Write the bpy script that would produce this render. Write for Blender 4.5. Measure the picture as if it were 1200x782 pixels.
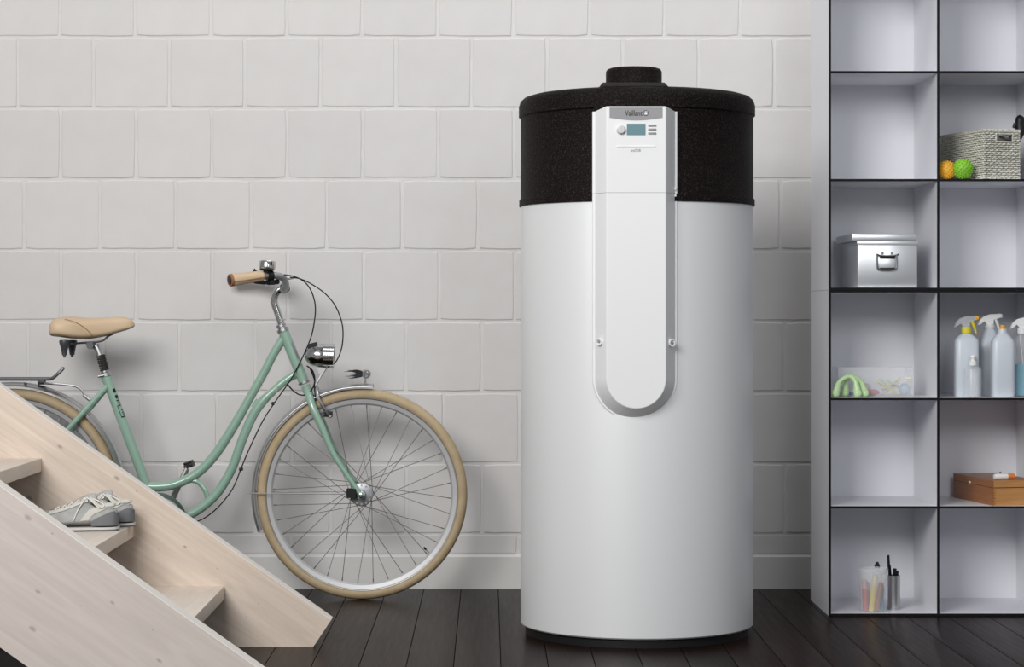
import bpy, bmesh, math, random
from mathutils import Vector, Matrix, Quaternion
for o in list(bpy.data.objects): bpy.data.objects.remove(o, do_unlink=True)
random.seed(7)
scn = bpy.context.scene
COL = scn.collection
PI = math.pi
F = 2600.0; H = 0.944; VX, VY = 572.0, 368.0

# ------------------------------------------------------------------ camera
cd = bpy.data.cameras.new('camera'); cam = bpy.data.objects.new('camera', cd); COL.objects.link(cam)
cam.location = (0, 0, H); cam.rotation_euler = (PI/2, 0, 0)
cd.sensor_width = 36; cd.lens = 36*F/1200
cd.shift_x = (600-VX)/1200; cd.shift_y = -(391-VY)/1200
cd.clip_end = 60
scn.camera = cam
# ------------------------------------------------------------------ world, lights, exposure
w = bpy.data.worlds.new('world'); scn.world = w; w.use_nodes = True
w.node_tree.nodes['Background'].inputs[0].default_value = (0.93, 0.96, 1.0, 1)
w.node_tree.nodes['Background'].inputs[1].default_value = 0.255
def area(name, loc, tgt, sx, sy, power, col=(1, 1, 1), spread=180):
    l = bpy.data.lights.new(name, 'AREA'); l.shape = 'RECTANGLE'; l.size = sx; l.size_y = sy
    l.energy = power; l.color = col; l.spread = math.radians(spread)
    o = bpy.data.objects.new(name, l); COL.objects.link(o); o.location = loc
    o.rotation_euler = (Vector(tgt)-Vector(loc)).to_track_quat('-Z', 'Y').to_euler()
    return o
area('key_softbox', (-2.1, 1.6, 3.2), (0.2, 7.4, 1.3), 2.8, 2.0, 285, (1.0, 0.985, 0.965))  # softbox key added at upper left; no window is in view
area('wall_top_fill', (0.6, 6.3, 3.9), (0.2, 7.3, 1.6), 2.8, 0.8, 30, (1, 0.99, 0.98))  # added lamp out of view, grades the wall brighter towards its top
area('shelf_fill', (1.7, 1.2, 2.6), (1.75, 7.2, 0.9), 1.2, 1.2, 7, (0.93, 0.95, 1.0), 70)  # added frontal fill to lift the shelf cells, not a fitted lamp
scn.view_settings.view_transform = 'Standard'
scn.view_settings.look = 'None'
scn.view_settings.exposure = 0.0
scn.view_settings.gamma = 1.0
scn.view_settings.use_curve_mapping = False

# ------------------------------------------------------------------ helpers
def P(px, py, D):
    return Vector(((px-VX)*D/F, D, H-(py-VY)*D/F))

class MB:
    def __init__(s): s.v = []; s.f = []
    def add(s, vs, fs):
        n = len(s.v); s.v += [Vector(a) for a in vs]; s.f += [tuple(i+n for i in f) for f in fs]; return s
    def box(s, a, b, bev=0.0, M=None):
        x0, y0, z0 = a; x1, y1, z1 = b
        if bev <= 0:
            vs = [(x, y, z) for x in (x0, x1) for y in (y0, y1) for z in (z0, z1)]
            fs = [(0, 1, 3, 2), (4, 6, 7, 5), (0, 4, 5, 1), (2, 3, 7, 6), (0, 2, 6, 4), (1, 5, 7, 3)]
            if M: vs = [M @ Vector(v) for v in vs]
            return s.add(vs, fs)
        bm = bmesh.new(); bmesh.ops.create_cube(bm, size=1)
        for v in bm.verts:
            v.co = Vector(((x0+x1)/2+v.co.x*(x1-x0), (y0+y1)/2+v.co.y*(y1-y0), (z0+z1)/2+v.co.z*(z1-z0)))
        bmesh.ops.bevel(bm, geom=list(bm.edges), offset=bev, segments=2, affect='EDGES', profile=0.5)
        return s.bm(bm, M)
    def bm(s, bm, M=None):
        bm.verts.index_update()
        s.add([(M @ v.co) if M else v.co.copy() for v in bm.verts], [[v.index for v in f.verts] for f in bm.faces])
        bm.free(); return s
    def rings(s, rings, cap=True, close=True):
        n = len(rings[0]); vs = [p for r in rings for p in r]; fs = []
        for i in range(len(rings)-1):
            for j in range(n if close else n-1):
                a = i*n+j; b = i*n+(j+1) % n
                fs.append((a, b, b+n, a+n))
        if cap:
            fs.append(tuple(reversed(range(n)))); fs.append(tuple(range((len(rings)-1)*n, len(rings)*n)))
        return s.add(vs, fs)
    def tube(s, pts, r, seg=10, sub=6, smooth=True, closed=False, sq=1.0):
        pts = [Vector(p) for p in pts]
        rr = list(r) if isinstance(r, (list, tuple)) else [r]*len(pts)
        if smooth and len(pts) > 2:
            out = []; ro = []
            n = len(pts)
            rng = n if closed else n-1
            for i in range(rng):
                if closed: p0, p1, p2, p3 = pts[i-1], pts[i], pts[(i+1) % n], pts[(i+2) % n]; ra, rb = rr[i], rr[(i+1) % n]
                else: p0, p1, p2, p3 = pts[max(i-1, 0)], pts[i], pts[i+1], pts[min(i+2, n-1)]; ra, rb = rr[i], rr[i+1]
                for k in range(sub):
                    t = k/sub; t2 = t*t; t3 = t2*t
                    out.append(0.5*((2*p1)+(p2-p0)*t+(2*p0-5*p1+4*p2-p3)*t2+(3*p1-p0-3*p2+p3)*t3)); ro.append(ra+(rb-ra)*t)
            if not closed: out.append(pts[-1]); ro.append(rr[-1])
            pts, rr = out, ro
        n = len(pts); rings = []
        T = []
        for i in range(n):
            if closed: d = pts[(i+1) % n]-pts[i-1]
            else: d = pts[min(i+1, n-1)]-pts[max(i-1, 0)]
            T.append(d.normalized() if d.length > 1e-9 else Vector((0, 0, 1)))
        up = Vector((0, 1, 0)) if abs(T[0].y) < 0.9 else Vector((0, 0, 1))
        N = (up-T[0]*up.dot(T[0])).normalized()
        for i in range(n):
            if i: N = (T[i-1].rotation_difference(T[i]) @ N); N = (N-T[i]*N.dot(T[i])).normalized()
            Bn = T[i].cross(N)
            rings.append([pts[i]+(N*math.cos(2*PI*j/seg)*sq+Bn*math.sin(2*PI*j/seg))*rr[i] for j in range(seg)])
        if closed: rings.append(list(rings[0])); return s.rings(rings, cap=False)
        return s.rings(rings)
    def lathe(s, prof, o=(0, 0, 0), axis=(0, 0, 1), seg=24, cap=True):
        o = Vector(o); q = Vector((0, 0, 1)).rotation_difference(Vector(axis).normalized())
        rings = [[o+q @ Vector((r*math.cos(2*PI*j/seg), r*math.sin(2*PI*j/seg), z)) for j in range(seg)] for r, z in prof]
        return s.rings(rings, cap=cap)
    def prism(s, poly, y0, y1, M=None):   # poly in (x,z), extruded in y
        n = len(poly)
        vs = [Vector((x, y0, z)) for x, z in poly]+[Vector((x, y1, z)) for x, z in poly]
        fs = [tuple(range(n)), tuple(reversed(range(n, 2*n)))]+[(i, i+n, (i+1) % n+n, (i+1) % n) for i in range(n)]
        if M: vs = [M @ v for v in vs]
        return s.add(vs, fs)
    def sphere(s, c, r, u=16, v=10, sc=(1, 1, 1)):
        bm = bmesh.new(); bmesh.ops.create_uvsphere(bm, u_segments=u, v_segments=v, radius=r)
        return s.bm(bm, Matrix.Translation(c) @ Matrix.Diagonal((*sc, 1)))

WORLD = {}
def mesh_from(name, vs, fs, mat, smooth=True, ang=35):
    me = bpy.data.meshes.new(name); me.from_pydata([tuple(v) for v in vs], [], fs); me.validate(); me.update()
    bm = bmesh.new(); bm.from_mesh(me); bmesh.ops.recalc_face_normals(bm, faces=bm.faces); bm.to_mesh(me); bm.free()
    if mat: me.materials.append(mat)
    if smooth:
        me.shade_smooth(); me.set_sharp_from_angle(angle=math.radians(ang))
    return me
def obj(name, mb, mat, parent=None, label=None, cat=None, group=None, kind=None, smooth=True, ang=35, rot=None):
    """mesh given in world space; origin goes to its base centre"""
    xs = [v.x for v in mb.v]; ys = [v.y for v in mb.v]; zs = [v.z for v in mb.v]
    c = Vector(((min(xs)+max(xs))/2, (min(ys)+max(ys))/2, min(zs)))
    vs = [v-c for v in mb.v]
    if rot is not None:
        R = Matrix.Rotation(-rot, 3, 'Y'); vs = [R @ v for v in vs]
    o = bpy.data.objects.new(name, mesh_from(name, vs, mb.f, mat, smooth, ang)); COL.objects.link(o)
    if rot is not None: o.rotation_euler = (0, rot, 0)
    place(o, c, parent)
    tag(o, label, cat, group, kind); return o
def place(o, c, parent):
    WORLD[o.name] = Vector(c)
    if parent is not None:
        o.parent = parent; o.location = Vector(c)-WORLD[parent.name]
    else: o.location = c
def tag(o, label=None, cat=None, group=None, kind=None):
    if label: o['label'] = label
    if cat: o['category'] = cat
    if group: o['group'] = group
    if kind: o['kind'] = kind
def islands(name, mb, mat, parent, ang=35):
    par = list(range(len(mb.v)))
    def fd(a):
        while par[a] != a: par[a] = par[par[a]]; a = par[a]
        return a
    for f in mb.f:
        for k in f[1:]: par[fd(k)] = fd(f[0])
    grp = {}
    for f in mb.f: grp.setdefault(fd(f[0]), []).append(f)
    out = []
    for g in grp.values():
        ids = sorted({i for f in g for i in f}); mp = {i: k for k, i in enumerate(ids)}
        m = MB(); m.add([mb.v[i] for i in ids], [[mp[i] for i in f] for f in g]); out.append(obj(name, m, mat, parent, ang=ang))
    return out
def thing(name, loc, label, cat, group=None):
    o = bpy.data.objects.new(name, None); COL.objects.link(o); o.empty_display_size = 0.05
    place(o, Vector(loc), None); tag(o, label, cat, group); return o

# ------------------------------------------------------------------ materials
def mat(name, col, rough=0.5, metal=0.0, **k):
    m = bpy.data.materials.new(name); m.use_nodes = True
    b = m.node_tree.nodes['Principled BSDF']
    b.inputs['Base Color'].default_value = (*col, 1); b.inputs['Roughness'].default_value = rough
    b.inputs['Metallic'].default_value = metal
    for kk, v in k.items(): b.inputs[kk.replace('_', ' ')].default_value = v
    return m
def nd(m, t, **k):
    n = m.node_tree.nodes.new(t)
    for a, v in k.items(): setattr(n, a, v)
    return n
def lk(m, a, b): m.node_tree.links.new(a, b)
def coords(m, scale=(1, 1, 1), kind='Object'):
    tc = nd(m, 'ShaderNodeTexCoord'); mp = nd(m, 'ShaderNodeMapping'); mp.inputs['Scale'].default_value = scale
    lk(m, tc.outputs[kind], mp.inputs['Vector']); return mp
def noise(m, vec, scale, detail=3, rough=0.5, dist=0):
    n = nd(m, 'ShaderNodeTexNoise'); n.inputs['Scale'].default_value = scale; n.inputs['Detail'].default_value = detail
    n.inputs['Roughness'].default_value = rough; n.inputs['Distortion'].default_value = dist
    lk(m, vec.outputs['Vector'] if hasattr(vec, 'outputs') else vec, n.inputs['Vector']); return n
def ramp(m, fac, stops):
    r = nd(m, 'ShaderNodeValToRGB'); e = r.color_ramp.elements
    while len(e) < len(stops): e.new(0.5)
    for i, (p, c) in enumerate(stops): e[i].position = p; e[i].color = (*c, 1)
    lk(m, fac, r.inputs['Fac']); return r
def bump(m, h, strength, dist=0.002):
    b = nd(m, 'ShaderNodeBump'); b.inputs['Strength'].default_value = strength; b.inputs['Distance'].default_value = dist
    lk(m, h, b.inputs['Height']); lk(m, b.outputs[0], m.node_tree.nodes['Principled BSDF'].inputs['Normal']); return b
def base(m): return m.node_tree.nodes['Principled BSDF'].inputs['Base Color']
def mixc(m, fac, a, b, mode='MIX'):
    x = nd(m, 'ShaderNodeMix', data_type='RGBA', blend_type=mode)
    if isinstance(fac, float): x.inputs[0].default_value = fac
    else: lk(m, fac, x.inputs[0])
    for s, c in ((6, a), (7, b)):
        if isinstance(c, tuple): x.inputs[s].default_value = (*c, 1)
        else: lk(m, c, x.inputs[s])
    return x.outputs[2]

# painted masonry
def block_material(name, c0, c1, bs):
    m = mat(name, c0, 0.75)
    g = coords(m, (1, 1, 1), 'Object'); n = noise(m, g, 9, 4)
    oi = nd(m, 'ShaderNodeObjectInfo')
    r = ramp(m, n.outputs['Fac'], [(0.3, c0), (0.75, c1)])
    v = ramp(m, oi.outputs['Random'], [(0, (0.965, 0.965, 0.965)), (1, (1, 1, 1))])
    lk(m, mixc(m, 1.0, r.outputs[0], v.outputs[0], 'MULTIPLY'), base(m))
    n2 = noise(m, g, 160, 5, 0.6); bump(m, n2.outputs['Fac'], bs, 0.002); return m
M_block = block_material('painted_block', (0.615, 0.60, 0.595), (0.65, 0.637, 0.63), 0.15)
M_mortar = block_material('painted_mortar', (0.635, 0.622, 0.615), (0.69, 0.677, 0.67), 0.6)
M_skirt = mat('painted_baseboard', (0.62, 0.615, 0.60), 0.55)

M_floor = mat('dark_floor_board', (0.03, 0.02, 0.017), 0.3, Specular_IOR_Level=0.025)
g = coords(M_floor, (26, 1.2, 26)); n = noise(M_floor, g, 3.2, 6, 0.62, 0.6)
r = ramp(M_floor, n.outputs['Fac'], [(0.28, (0.0085, 0.0042, 0.0030)), (0.75, (0.019, 0.0108, 0.0082))])
oi = nd(M_floor, 'ShaderNodeObjectInfo'); v = ramp(M_floor, oi.outputs['Random'], [(0, (0.75, 0.7, 0.7)), (0.5, (1, 0.92, 0.9)), (1, (1.25, 1.3, 1.35))])
lk(M_floor, mixc(M_floor, 1.0, r.outputs[0], v.outputs[0], 'MULTIPLY'), base(M_floor))
rr_ = nd(M_floor, 'ShaderNodeMapRange'); rr_.inputs[3].default_value = 0.24; rr_.inputs[4].default_value = 0.40
lk(M_floor, n.outputs['Fac'], rr_.inputs[0]); lk(M_floor, rr_.outputs[0], M_floor.node_tree.nodes['Principled BSDF'].inputs['Roughness'])
bump(M_floor, n.outputs['Fac'], 0.10, 0.001)
M_sub = mat('dark_subfloor', (0.006, 0.005, 0.005), 0.8)

def wood(name, ca, cb, knot, rough=0.6, grain=(1.1, 14, 14), knots=True):
    m = mat(name, ca, rough)
    g = coords(m, grain); n = noise(m, g, 2.6, 6, 0.6, 1.2)
    r = ramp(m, n.outputs['Fac'], [(0.3, ca), (0.72, cb)])
    out = r.outputs[0]
    if knots:
        g2 = coords(m, (3.0, 1.0, 5.5)); g2.inputs['Rotation'].default_value = (PI/2, 0, 0); n0 = noise(m, g2, 2, 2)
        ad = nd(m, 'ShaderNodeVectorMath', operation='MULTIPLY_ADD')
        lk(m, n0.outputs['Color'], ad.inputs[0]); ad.inputs[1].default_value = (0.12, 0.12, 0.12); lk(m, g2.outputs[0], ad.inputs[2])
        vo = nd(m, 'ShaderNodeTexVoronoi', voronoi_dimensions='2D'); vo.inputs['Scale'].default_value = 2.1; vo.inputs['Randomness'].default_value = 1
        lk(m, ad.outputs[0], vo.inputs['Vector'])
        sp = nd(m, 'ShaderNodeSeparateColor'); lk(m, vo.outputs['Color'], sp.inputs[0])
        dv = nd(m, 'ShaderNodeMath', operation='DIVIDE'); lk(m, vo.outputs['Distance'], dv.inputs[0]); lk(m, sp.outputs[0], dv.inputs[1])
        k = ramp(m, dv.outputs[0], [(0.035, (0.7, 0.7, 0.7)), (0.10, (0, 0, 0))])
        out = mixc(m, k.outputs[0], out, knot)
    lk(m, out, base(m)); bump(m, n.outputs['Fac'], 0.12, 0.001); return m
M_pine = wood('whitewashed_pine', (0.56, 0.465, 0.385), (0.70, 0.60, 0.51), (0.24, 0.20, 0.20))
M_pinelt = wood('limed_pine_outer', (0.49, 0.435, 0.405), (0.57, 0.51, 0.475), (0.30, 0.24, 0.24))
M_pinetop = mat('planed_pine_edge', (0.80, 0.76, 0.71), 0.6)
M_tread = wood('pine_tread', (0.66, 0.57, 0.49), (0.76, 0.68, 0.60), (0.4, 0.33, 0.3), grain=(14, 1.1, 14), knots=False)

M_mint = mat('mint_enamel', (0.26, 0.41, 0.325), 0.3, 0.0, Coat_Weight=0.6, Coat_Roughness=0.1)
M_mintdk = mat('dark_green_enamel', (0.025, 0.07, 0.045), 0.4, Specular_IOR_Level=0.3)
M_cream = mat('cream_pinstripe', (0.75, 0.66, 0.5), 0.5)
M_chrome = mat('chrome', (0.62, 0.62, 0.62), 0.14, 1.0)
M_alloy = mat('brushed_alloy', (0.55, 0.55, 0.56), 0.34, 1.0)
M_alloygrey = mat('satin_aluminium', (0.40, 0.41, 0.43), 0.45, 0.8)
M_steel = mat('dull_spoke_steel', (0.16, 0.155, 0.15), 0.4, 0.7)
M_darkmetal = mat('dark_grey_metal', (0.10, 0.105, 0.115), 0.4, 0.6)
M_black = mat('black_plastic', (0.010, 0.010, 0.011), 0.45, Specular_IOR_Level=0.3)
M_rubber = mat('black_rubber', (0.015, 0.015, 0.015), 0.7)
M_tyre = mat('cream_tyre_rubber', (0.43, 0.335, 0.20), 0.65)
g = coords(M_tyre); n = noise(M_tyre, g, 30, 3); r = ramp(M_tyre, n.outputs['Fac'], [(0.3, (0.39, 0.30, 0.175)), (0.7, (0.46, 0.36, 0.225))]); lk(M_tyre, r.outputs[0], base(M_tyre))
M_leather = mat('tan_leather', (0.60, 0.45, 0.295), 0.48)
g = coords(M_leather); n = noise(M_leather, g, 350, 3); bump(M_leather, n.outputs['Fac'], 0.15, 0.0005)
M_leatherdk = mat('leather_seam', (0.33, 0.20, 0.11), 0.6)
M_leatherrust = mat('rust_leather_stitching', (0.30, 0.13, 0.06), 0.6)
M_glass = mat('clear_lens', (0.9, 0.9, 0.9), 0.05, 0.0, Transmission_Weight=0.9)

M_tank = mat('light_grey_lacquered_steel', (0.79, 0.80, 0.81), 0.40, 0.20, Specular_IOR_Level=0.4)
M_panel = mat('white_plastic', (0.80, 0.805, 0.815), 0.38)
M_foam = mat('black_granular_foam', (0.012, 0.009, 0.010), 0.55, Specular_IOR_Level=0.1)
g = coords(M_foam); n = noise(M_foam, g, 260, 3, 0.7); vo = nd(M_foam, 'ShaderNodeTexVoronoi'); vo.inputs['Scale'].default_value = 260; lk(M_foam, g.outputs[0], vo.inputs['Vector'])
r = ramp(M_foam, n.outputs['Fac'], [(0.52, (0.003, 0.0016, 0.0015)), (0.80, (0.075, 0.052, 0.054))]); lk(M_foam, r.outputs[0], base(M_foam))
bump(M_foam, vo.outputs['Distance'], 0.8, 0.002)
M_header = mat('silver_header_strip', (0.27, 0.27, 0.28), 0.4, 0.3)
M_lcd = mat('teal_display', (0.135, 0.25, 0.28), 0.25)
M_grey = mat('grey_print', (0.28, 0.28, 0.285), 0.5)
M_dkprint = mat('dark_olive_print', (0.035, 0.038, 0.028), 0.5)
M_ltprint = mat('light_print', (0.75, 0.76, 0.74), 0.5)

M_shelf = mat('white_laminate', (0.77, 0.775, 0.815), 0.38)
M_shelfedge = mat('black_panel_edge', (0.007, 0.007, 0.008), 0.6, Specular_IOR_Level=0.15)
def translucent(name, col, alpha, rough=0.25):
    m = mat(name, col, rough); b = m.node_tree.nodes['Principled BSDF']
    b.inputs['Alpha'].default_value = alpha; return m
M_clear = translucent('clear_frosted_plastic', (0.85, 0.87, 0.90), 0.20)
M_clear2 = translucent('clear_plastic', (0.85, 0.88, 0.92), 0.26, 0.15)
M_hdpe = mat('milky_plastic', (0.60, 0.645, 0.70), 0.35)
M_white = mat('plain_white_plastic', (0.80, 0.80, 0.80), 0.35)
M_yellow = mat('yellow_plastic', (0.72, 0.62, 0.05), 0.4)
M_orange = mat('orange_plastic', (0.85, 0.42, 0.02), 0.4)
M_bluefluid = mat('blue_cleaner', (0.12, 0.40, 0.50), 0.2)
M_lime = mat('pale_lime_plastic', (0.56, 0.78, 0.42), 0.3)
M_green = mat('bright_green_rubber', (0.22, 0.52, 0.03), 0.5)
M_yball = mat('orange_yellow_rubber', (0.80, 0.42, 0.03), 0.5)
M_red = mat('red_plastic', (0.52, 0.05, 0.06), 0.4)
M_brownp = mat('brown_marker', (0.42, 0.16, 0.08), 0.4)
M_yellowp = mat('yellow_marker', (0.80, 0.62, 0.08), 0.4)
M_bluep = mat('blue_marker', (0.08, 0.30, 0.50), 0.4)
M_pink = mat('pale_pink_plastic', (0.65, 0.40, 0.45), 0.4)
M_blue = mat('blue_plastic', (0.05, 0.10, 0.55), 0.4)
M_wicker = mat('white_wicker', (0.50, 0.49, 0.42), 0.7)
g = coords(M_wicker); n = noise(M_wicker, g, 140, 3); r = ramp(M_wicker, n.outputs['Fac'], [(0.3, (0.40, 0.39, 0.31)), (0.65, (0.72, 0.71, 0.65))]); lk(M_wicker, r.outputs[0], base(M_wicker))
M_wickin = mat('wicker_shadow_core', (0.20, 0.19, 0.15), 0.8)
M_tin = mat('galvanised_tin', (0.72, 0.74, 0.76), 0.36, 0.75)
M_cigar = wood('cherry_wood', (0.27, 0.105, 0.04), (0.36, 0.155, 0.06), (0.1, 0.05, 0.02), 0.4, (3, 3, 30), False)
M_cigar2 = wood('honey_wood', (0.42, 0.20, 0.065), (0.55, 0.28, 0.10), (0.1, 0.05, 0.02), 0.4, (2, 3, 30), False)
M_brass = mat('aged_brass', (0.45, 0.40, 0.25), 0.4, 0.8)
M_shoe = mat('grey_sneaker_mesh', (0.36, 0.36, 0.355), 0.8)
g = coords(M_shoe); n = noise(M_shoe, g, 25, 3); r = ramp(M_shoe, n.outputs['Fac'], [(0.3, (0.27, 0.275, 0.27)), (0.7, (0.42, 0.42, 0.41))]); lk(M_shoe, r.outputs[0], base(M_shoe))
n2 = noise(M_shoe, g, 500, 2); bump(M_shoe, n2.outputs['Fac'], 0.3, 0.0006)
M_shoelt = mat('pale_grey_suede', (0.56, 0.545, 0.50), 0.8)
M_shoedk = mat('blue_grey_heel', (0.15, 0.155, 0.165), 0.7)
M_shoesole = mat('white_midsole', (0.58, 0.57, 0.54), 0.6)
M_shoein = mat('dark_grey_lining', (0.16, 0.165, 0.175), 0.9)
M_lace = mat('cream_lace', (0.70, 0.68, 0.62), 0.8)

# ------------------------------------------------------------------ setting: wall of blocks
DW = 7.622
XL, XR, ZT = -3.1, 3.1, 2.58
mb = MB(); mb.box((XL, DW+0.0008, 0), (XR, DW+0.16, ZT))
wall = obj('wall_back', mb, M_mortar, kind='structure')
pitch_x = 88.6*DW/F; pitch_z = 83.25*DW/F
bw, bh = pitch_x-0.010, pitch_z-0.010
def block_mesh(seed):
    rnd = random.Random(seed); k = 6
    per = []
    for i in range(k): per.append((-1+2*i/k, -1))
    for i in range(k): per.append((1, -1+2*i/k))
    for i in range(k): per.append((1-2*i/k, 1))
    for i in range(k): per.append((-1, 1-2*i/k))
    outer = []; inner = []; back = []
    for (u, v) in per:
        jx = rnd.uniform(-1, 1)*0.0010; jz = rnd.uniform(-1, 1)*0.0009
        corner = abs(u) == 1 and abs(v) == 1
        x = u*bw/2+jx-(0.002*u if corner else 0); z = v*bh/2+jz-(0.002*v if corner else 0)
        outer.append(Vector((x, -0.0005, z))); back.append(Vector((x*1.004, 0.006, z*1.004)))
        f = 0.0022+rnd.uniform(0, 0.0008)
        inner.append(Vector((x-f*(x/(bw/2)), -0.0019, z-f*(z/(bh/2)))))
    m = MB(); m.rings([back, outer, inner], cap=False); m.add(inner, [tuple(range(len(inner)))])
    me = mesh_from('block', m.v, m.f, M_block, False)
    return me
bmeshes = [block_mesh(i) for i in range(7)]
offs = {0: 70, 1: 21, 2: 71, 3: 28.5, 4: 71.6, 5: 33, 6: 77, 7: 33, 8: 75, -1: 21, -2: 70}
zt_base = 0.116
rows = []
for k in range(-2, 9):
    ytop = 43.6+83.25*(k-1); rows.append((k, ytop, ytop+83.25))
for k, y0, y1 in rows:
    zc = H-((y0+y1)/2-VY)*DW/F
    x = (offs[k]-VX)*DW/F+pitch_x/2
    while x-bw/2 > XL+0.02: x -= pitch_x
    x += pitch_x
    while x+bw/2 < XR:
        if k == 8:   # cut course above the baseboard
            ztop = zc+bh/2; zb = zt_base+0.006
            o = bpy.data.objects.new('block', bmeshes[random.randrange(7)]); sc = (ztop-zb)/bh
            o.scale = (1, 1, sc); z = (ztop+zb)/2
        else:
            o = bpy.data.objects.new('block', bmeshes[random.randrange(7)]); z = zc
            if z+bh/2 > ZT: break
        COL.objects.link(o)
        place(o, Vector((x+random.uniform(-.0012, .0012), DW-0.0002+random.uniform(-0.0008, 0.0004), z+random.uniform(-.0008, .0008))), wall)
        o.rotation_euler = (random.uniform(-.004, .004), random.uniform(-.003, .003), random.uniform(-.005, .005))
        x += pitch_x
mb = MB(); mb.prism([(0, 0), (0.013, 0), (0.013, zt_base-0.006), (0.007, zt_base), (0, zt_base)], XL, XR, Matrix.Translation((0, DW+0.0008, 0)) @ Matrix(((0, 1, 0, 0), (-1, 0, 0, 0), (0, 0, 1, 0), (0, 0, 0, 1))))
obj('baseboard_back', mb, M_skirt, kind='structure', smooth=False)
# floor
mb = MB(); mb.box((XL, 2.0, -0.06), (XR, DW+0.16, -0.016))
floor = obj('floor', mb, M_sub, kind='structure', smooth=False)
bwid = 55.7*H/(782-VY)
xx = 15*H/(782-VY)-bwid*24
plank = None
while xx < XR-0.13:
    if xx > XL:
        if plank is None:
            m = MB(); m.box((-bwid/2+0.0009, -2.78, -0.016), (bwid/2-0.0009, 2.78, 0.0), 0.0012); plank = mesh_from('floor_board', m.v, m.f, M_floor)
        o = bpy.data.objects.new('floor_board', plank); COL.objects.link(o)
        place(o, Vector((xx+bwid/2, 4.8125+0.02, 0)), floor)
    xx += bwid

# ------------------------------------------------------------------ staircase
DFf, DNi, TH = 6.285, 5.13, 0.06
m_sl = 0.706; ang = math.atan(m_sl)
st = thing('open_staircase', (-1.3, 5.7, 0), 'whitewashed pine open staircase descending in front of the bicycle', 'staircase')
def stringer_poly():
    # in world X,Z ; top line through P(388,727,DFf)
    a = P(388, 727, DFf); b = P(367, 758.3, DFf)
    vth = 0.368
    ztop = lambda x: a.z+(a.x-x)*m_sl
    xl = -3.0
    x_low = a.x-(vth-a.z)/m_sl     # where lower edge reaches the floor
    return [(a.x, a.z), (b.x, 0.0), (x_low, 0.0), (xl, ztop(xl)-vth), (xl, ztop(xl))]
poly = stringer_poly()
for d0, nm, mm in ((DFf, 'far', M_pine), (DNi-TH, 'near', M_pinelt)):
    mb = MB(); mb.prism(poly, d0, d0+TH)
    s_ = obj('stringer', mb, mm, st, smooth=False, rot=ang)
    # planed top edge strip
    e = MB(); ax, az = poly[0]; bx, bz = poly[-1]
    n_ = Vector((math.sin(ang), 0, math.cos(ang)))*0.0012
    e.add([Vector((ax, d0, az)), Vector((ax, d0+TH, az)), Vector((bx, d0+TH, bz)), Vector((bx, d0, bz))]+[Vector((ax, d0, az))+n_, Vector((ax, d0+TH, az))+n_, Vector((bx, d0+TH, bz))+n_, Vector((bx, d0, bz))+n_],
          [(0, 1, 2, 3), (4, 5, 6, 7), (0, 1, 5, 4), (2, 3, 7, 6), (0, 3, 7, 4), (1, 2, 6, 5)])
    obj('stringer_edge', e, M_pinetop, s_, smooth=False)
    WORLD[s_.name] = WORLD[s_.name]
# (child of a rotated stringer: undo the parent's rotation)
bpy.context.view_layer.update()
for o in list(bpy.data.objects):
    if o.name.startswith('stringer_edge'):
        wl = WORLD[o.name]; p = o.parent
        o.matrix_parent_inverse = p.matrix_world.inverted(); o.location = wl
treads = [(-0.7475, 0.172), (-1.003, 0.350), (-1.265, 0.535), (-1.525, 0.715), (-1.785, 0.895), (-2.045, 1.075), (-2.305, 1.255), (-2.565, 1.435)]
for (x, z) in treads:
    mb = MB(); mb.box((x-0.27, DNi+0.0005, z-0.0375), (x, DFf-0.0005, z), 0.0012); obj('tread', mb, M_tread, st)

# ------------------------------------------------------------------ bicycle
DB = 7.337
S = DB/F
def b(px, py, dy=0.0): return P(px, py, DB+dy)
bike = thing('city_bicycle', (b(230, 702).x, DB, 0), 'mint green step-through city bicycle with cream tyres leaning by the block wall', 'bicycle')
RW = 123.4*S; fc = b(424.3, 0); fc = Vector((b(424.3, 579).x, DB, RW)); rc = Vector((b(16, 579).x, DB, RW))
def torus_mb(R, r, seg=96, rs=12, sx=1.0, prof=None):
    m = MB(); rings = []
    for i in range(seg):
        a = 2*PI*i/seg; c, s = math.cos(a), math.sin(a); ring = []
        if prof: pts = prof
        else: pts = [(r*math.cos(2*PI*j/rs), r*sx*math.sin(2*PI*j/rs)) for j in range(rs)]
        for (dr, dy) in pts: ring.append(Vector(((R+dr)*c, dy, (R+dr)*s)))
        rings.append(ring)
    rings.append(list(rings[0])); m.rings(rings, cap=False); return m
r_rim_o, r_rim_i = 111*S, 104.5*S
tyre = torus_mb((r_rim_o+RW)/2-0.001, (RW-r_rim_o)/2+0.0012, sx=1.05, rs=16)
rim = torus_mb(0, 0, prof=[(r_rim_i, 0.004), (r_rim_i, -0.004), (r_rim_i+0.006, -0.011), (r_rim_o+0.001, -0.0135), (r_rim_o+0.001, 0.0135), (r_rim_i+0.006, 0.011)])
tyre_me = mesh_from('tyre', tyre.v, tyre.f, M_tyre); rim_me = mesh_from('rim', rim.v, rim.f, mat('anodised_rim', (0.55, 0.55, 0.56), 0.35, 0.35))
tl = torus_mb(r_rim_o+0.004, 0.0012, rs=5); tl2 = MB(); tl2.add([v+Vector((0, -0.0175, 0)) for v in tl.v], tl.f); tl2.add([v+Vector((0, 0.0175, 0)) for v in tl.v], tl.f)
tl_me = mesh_from('sidewall_line', tl2.v, tl2.f, M_alloygrey)
hub = MB(); prof = [(0.008, -0.052), (0.014, -0.050), (0.016, -0.036), (0.033, -0.035), (0.038, -0.033), (0.038, -0.029), (0.030, -0.026), (0.026, 0), (0.028, 0.026), (0.034, 0.029), (0.034, 0.033), (0.016, 0.035), (0.014, 0.05), (0.008, 0.052)]
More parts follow.
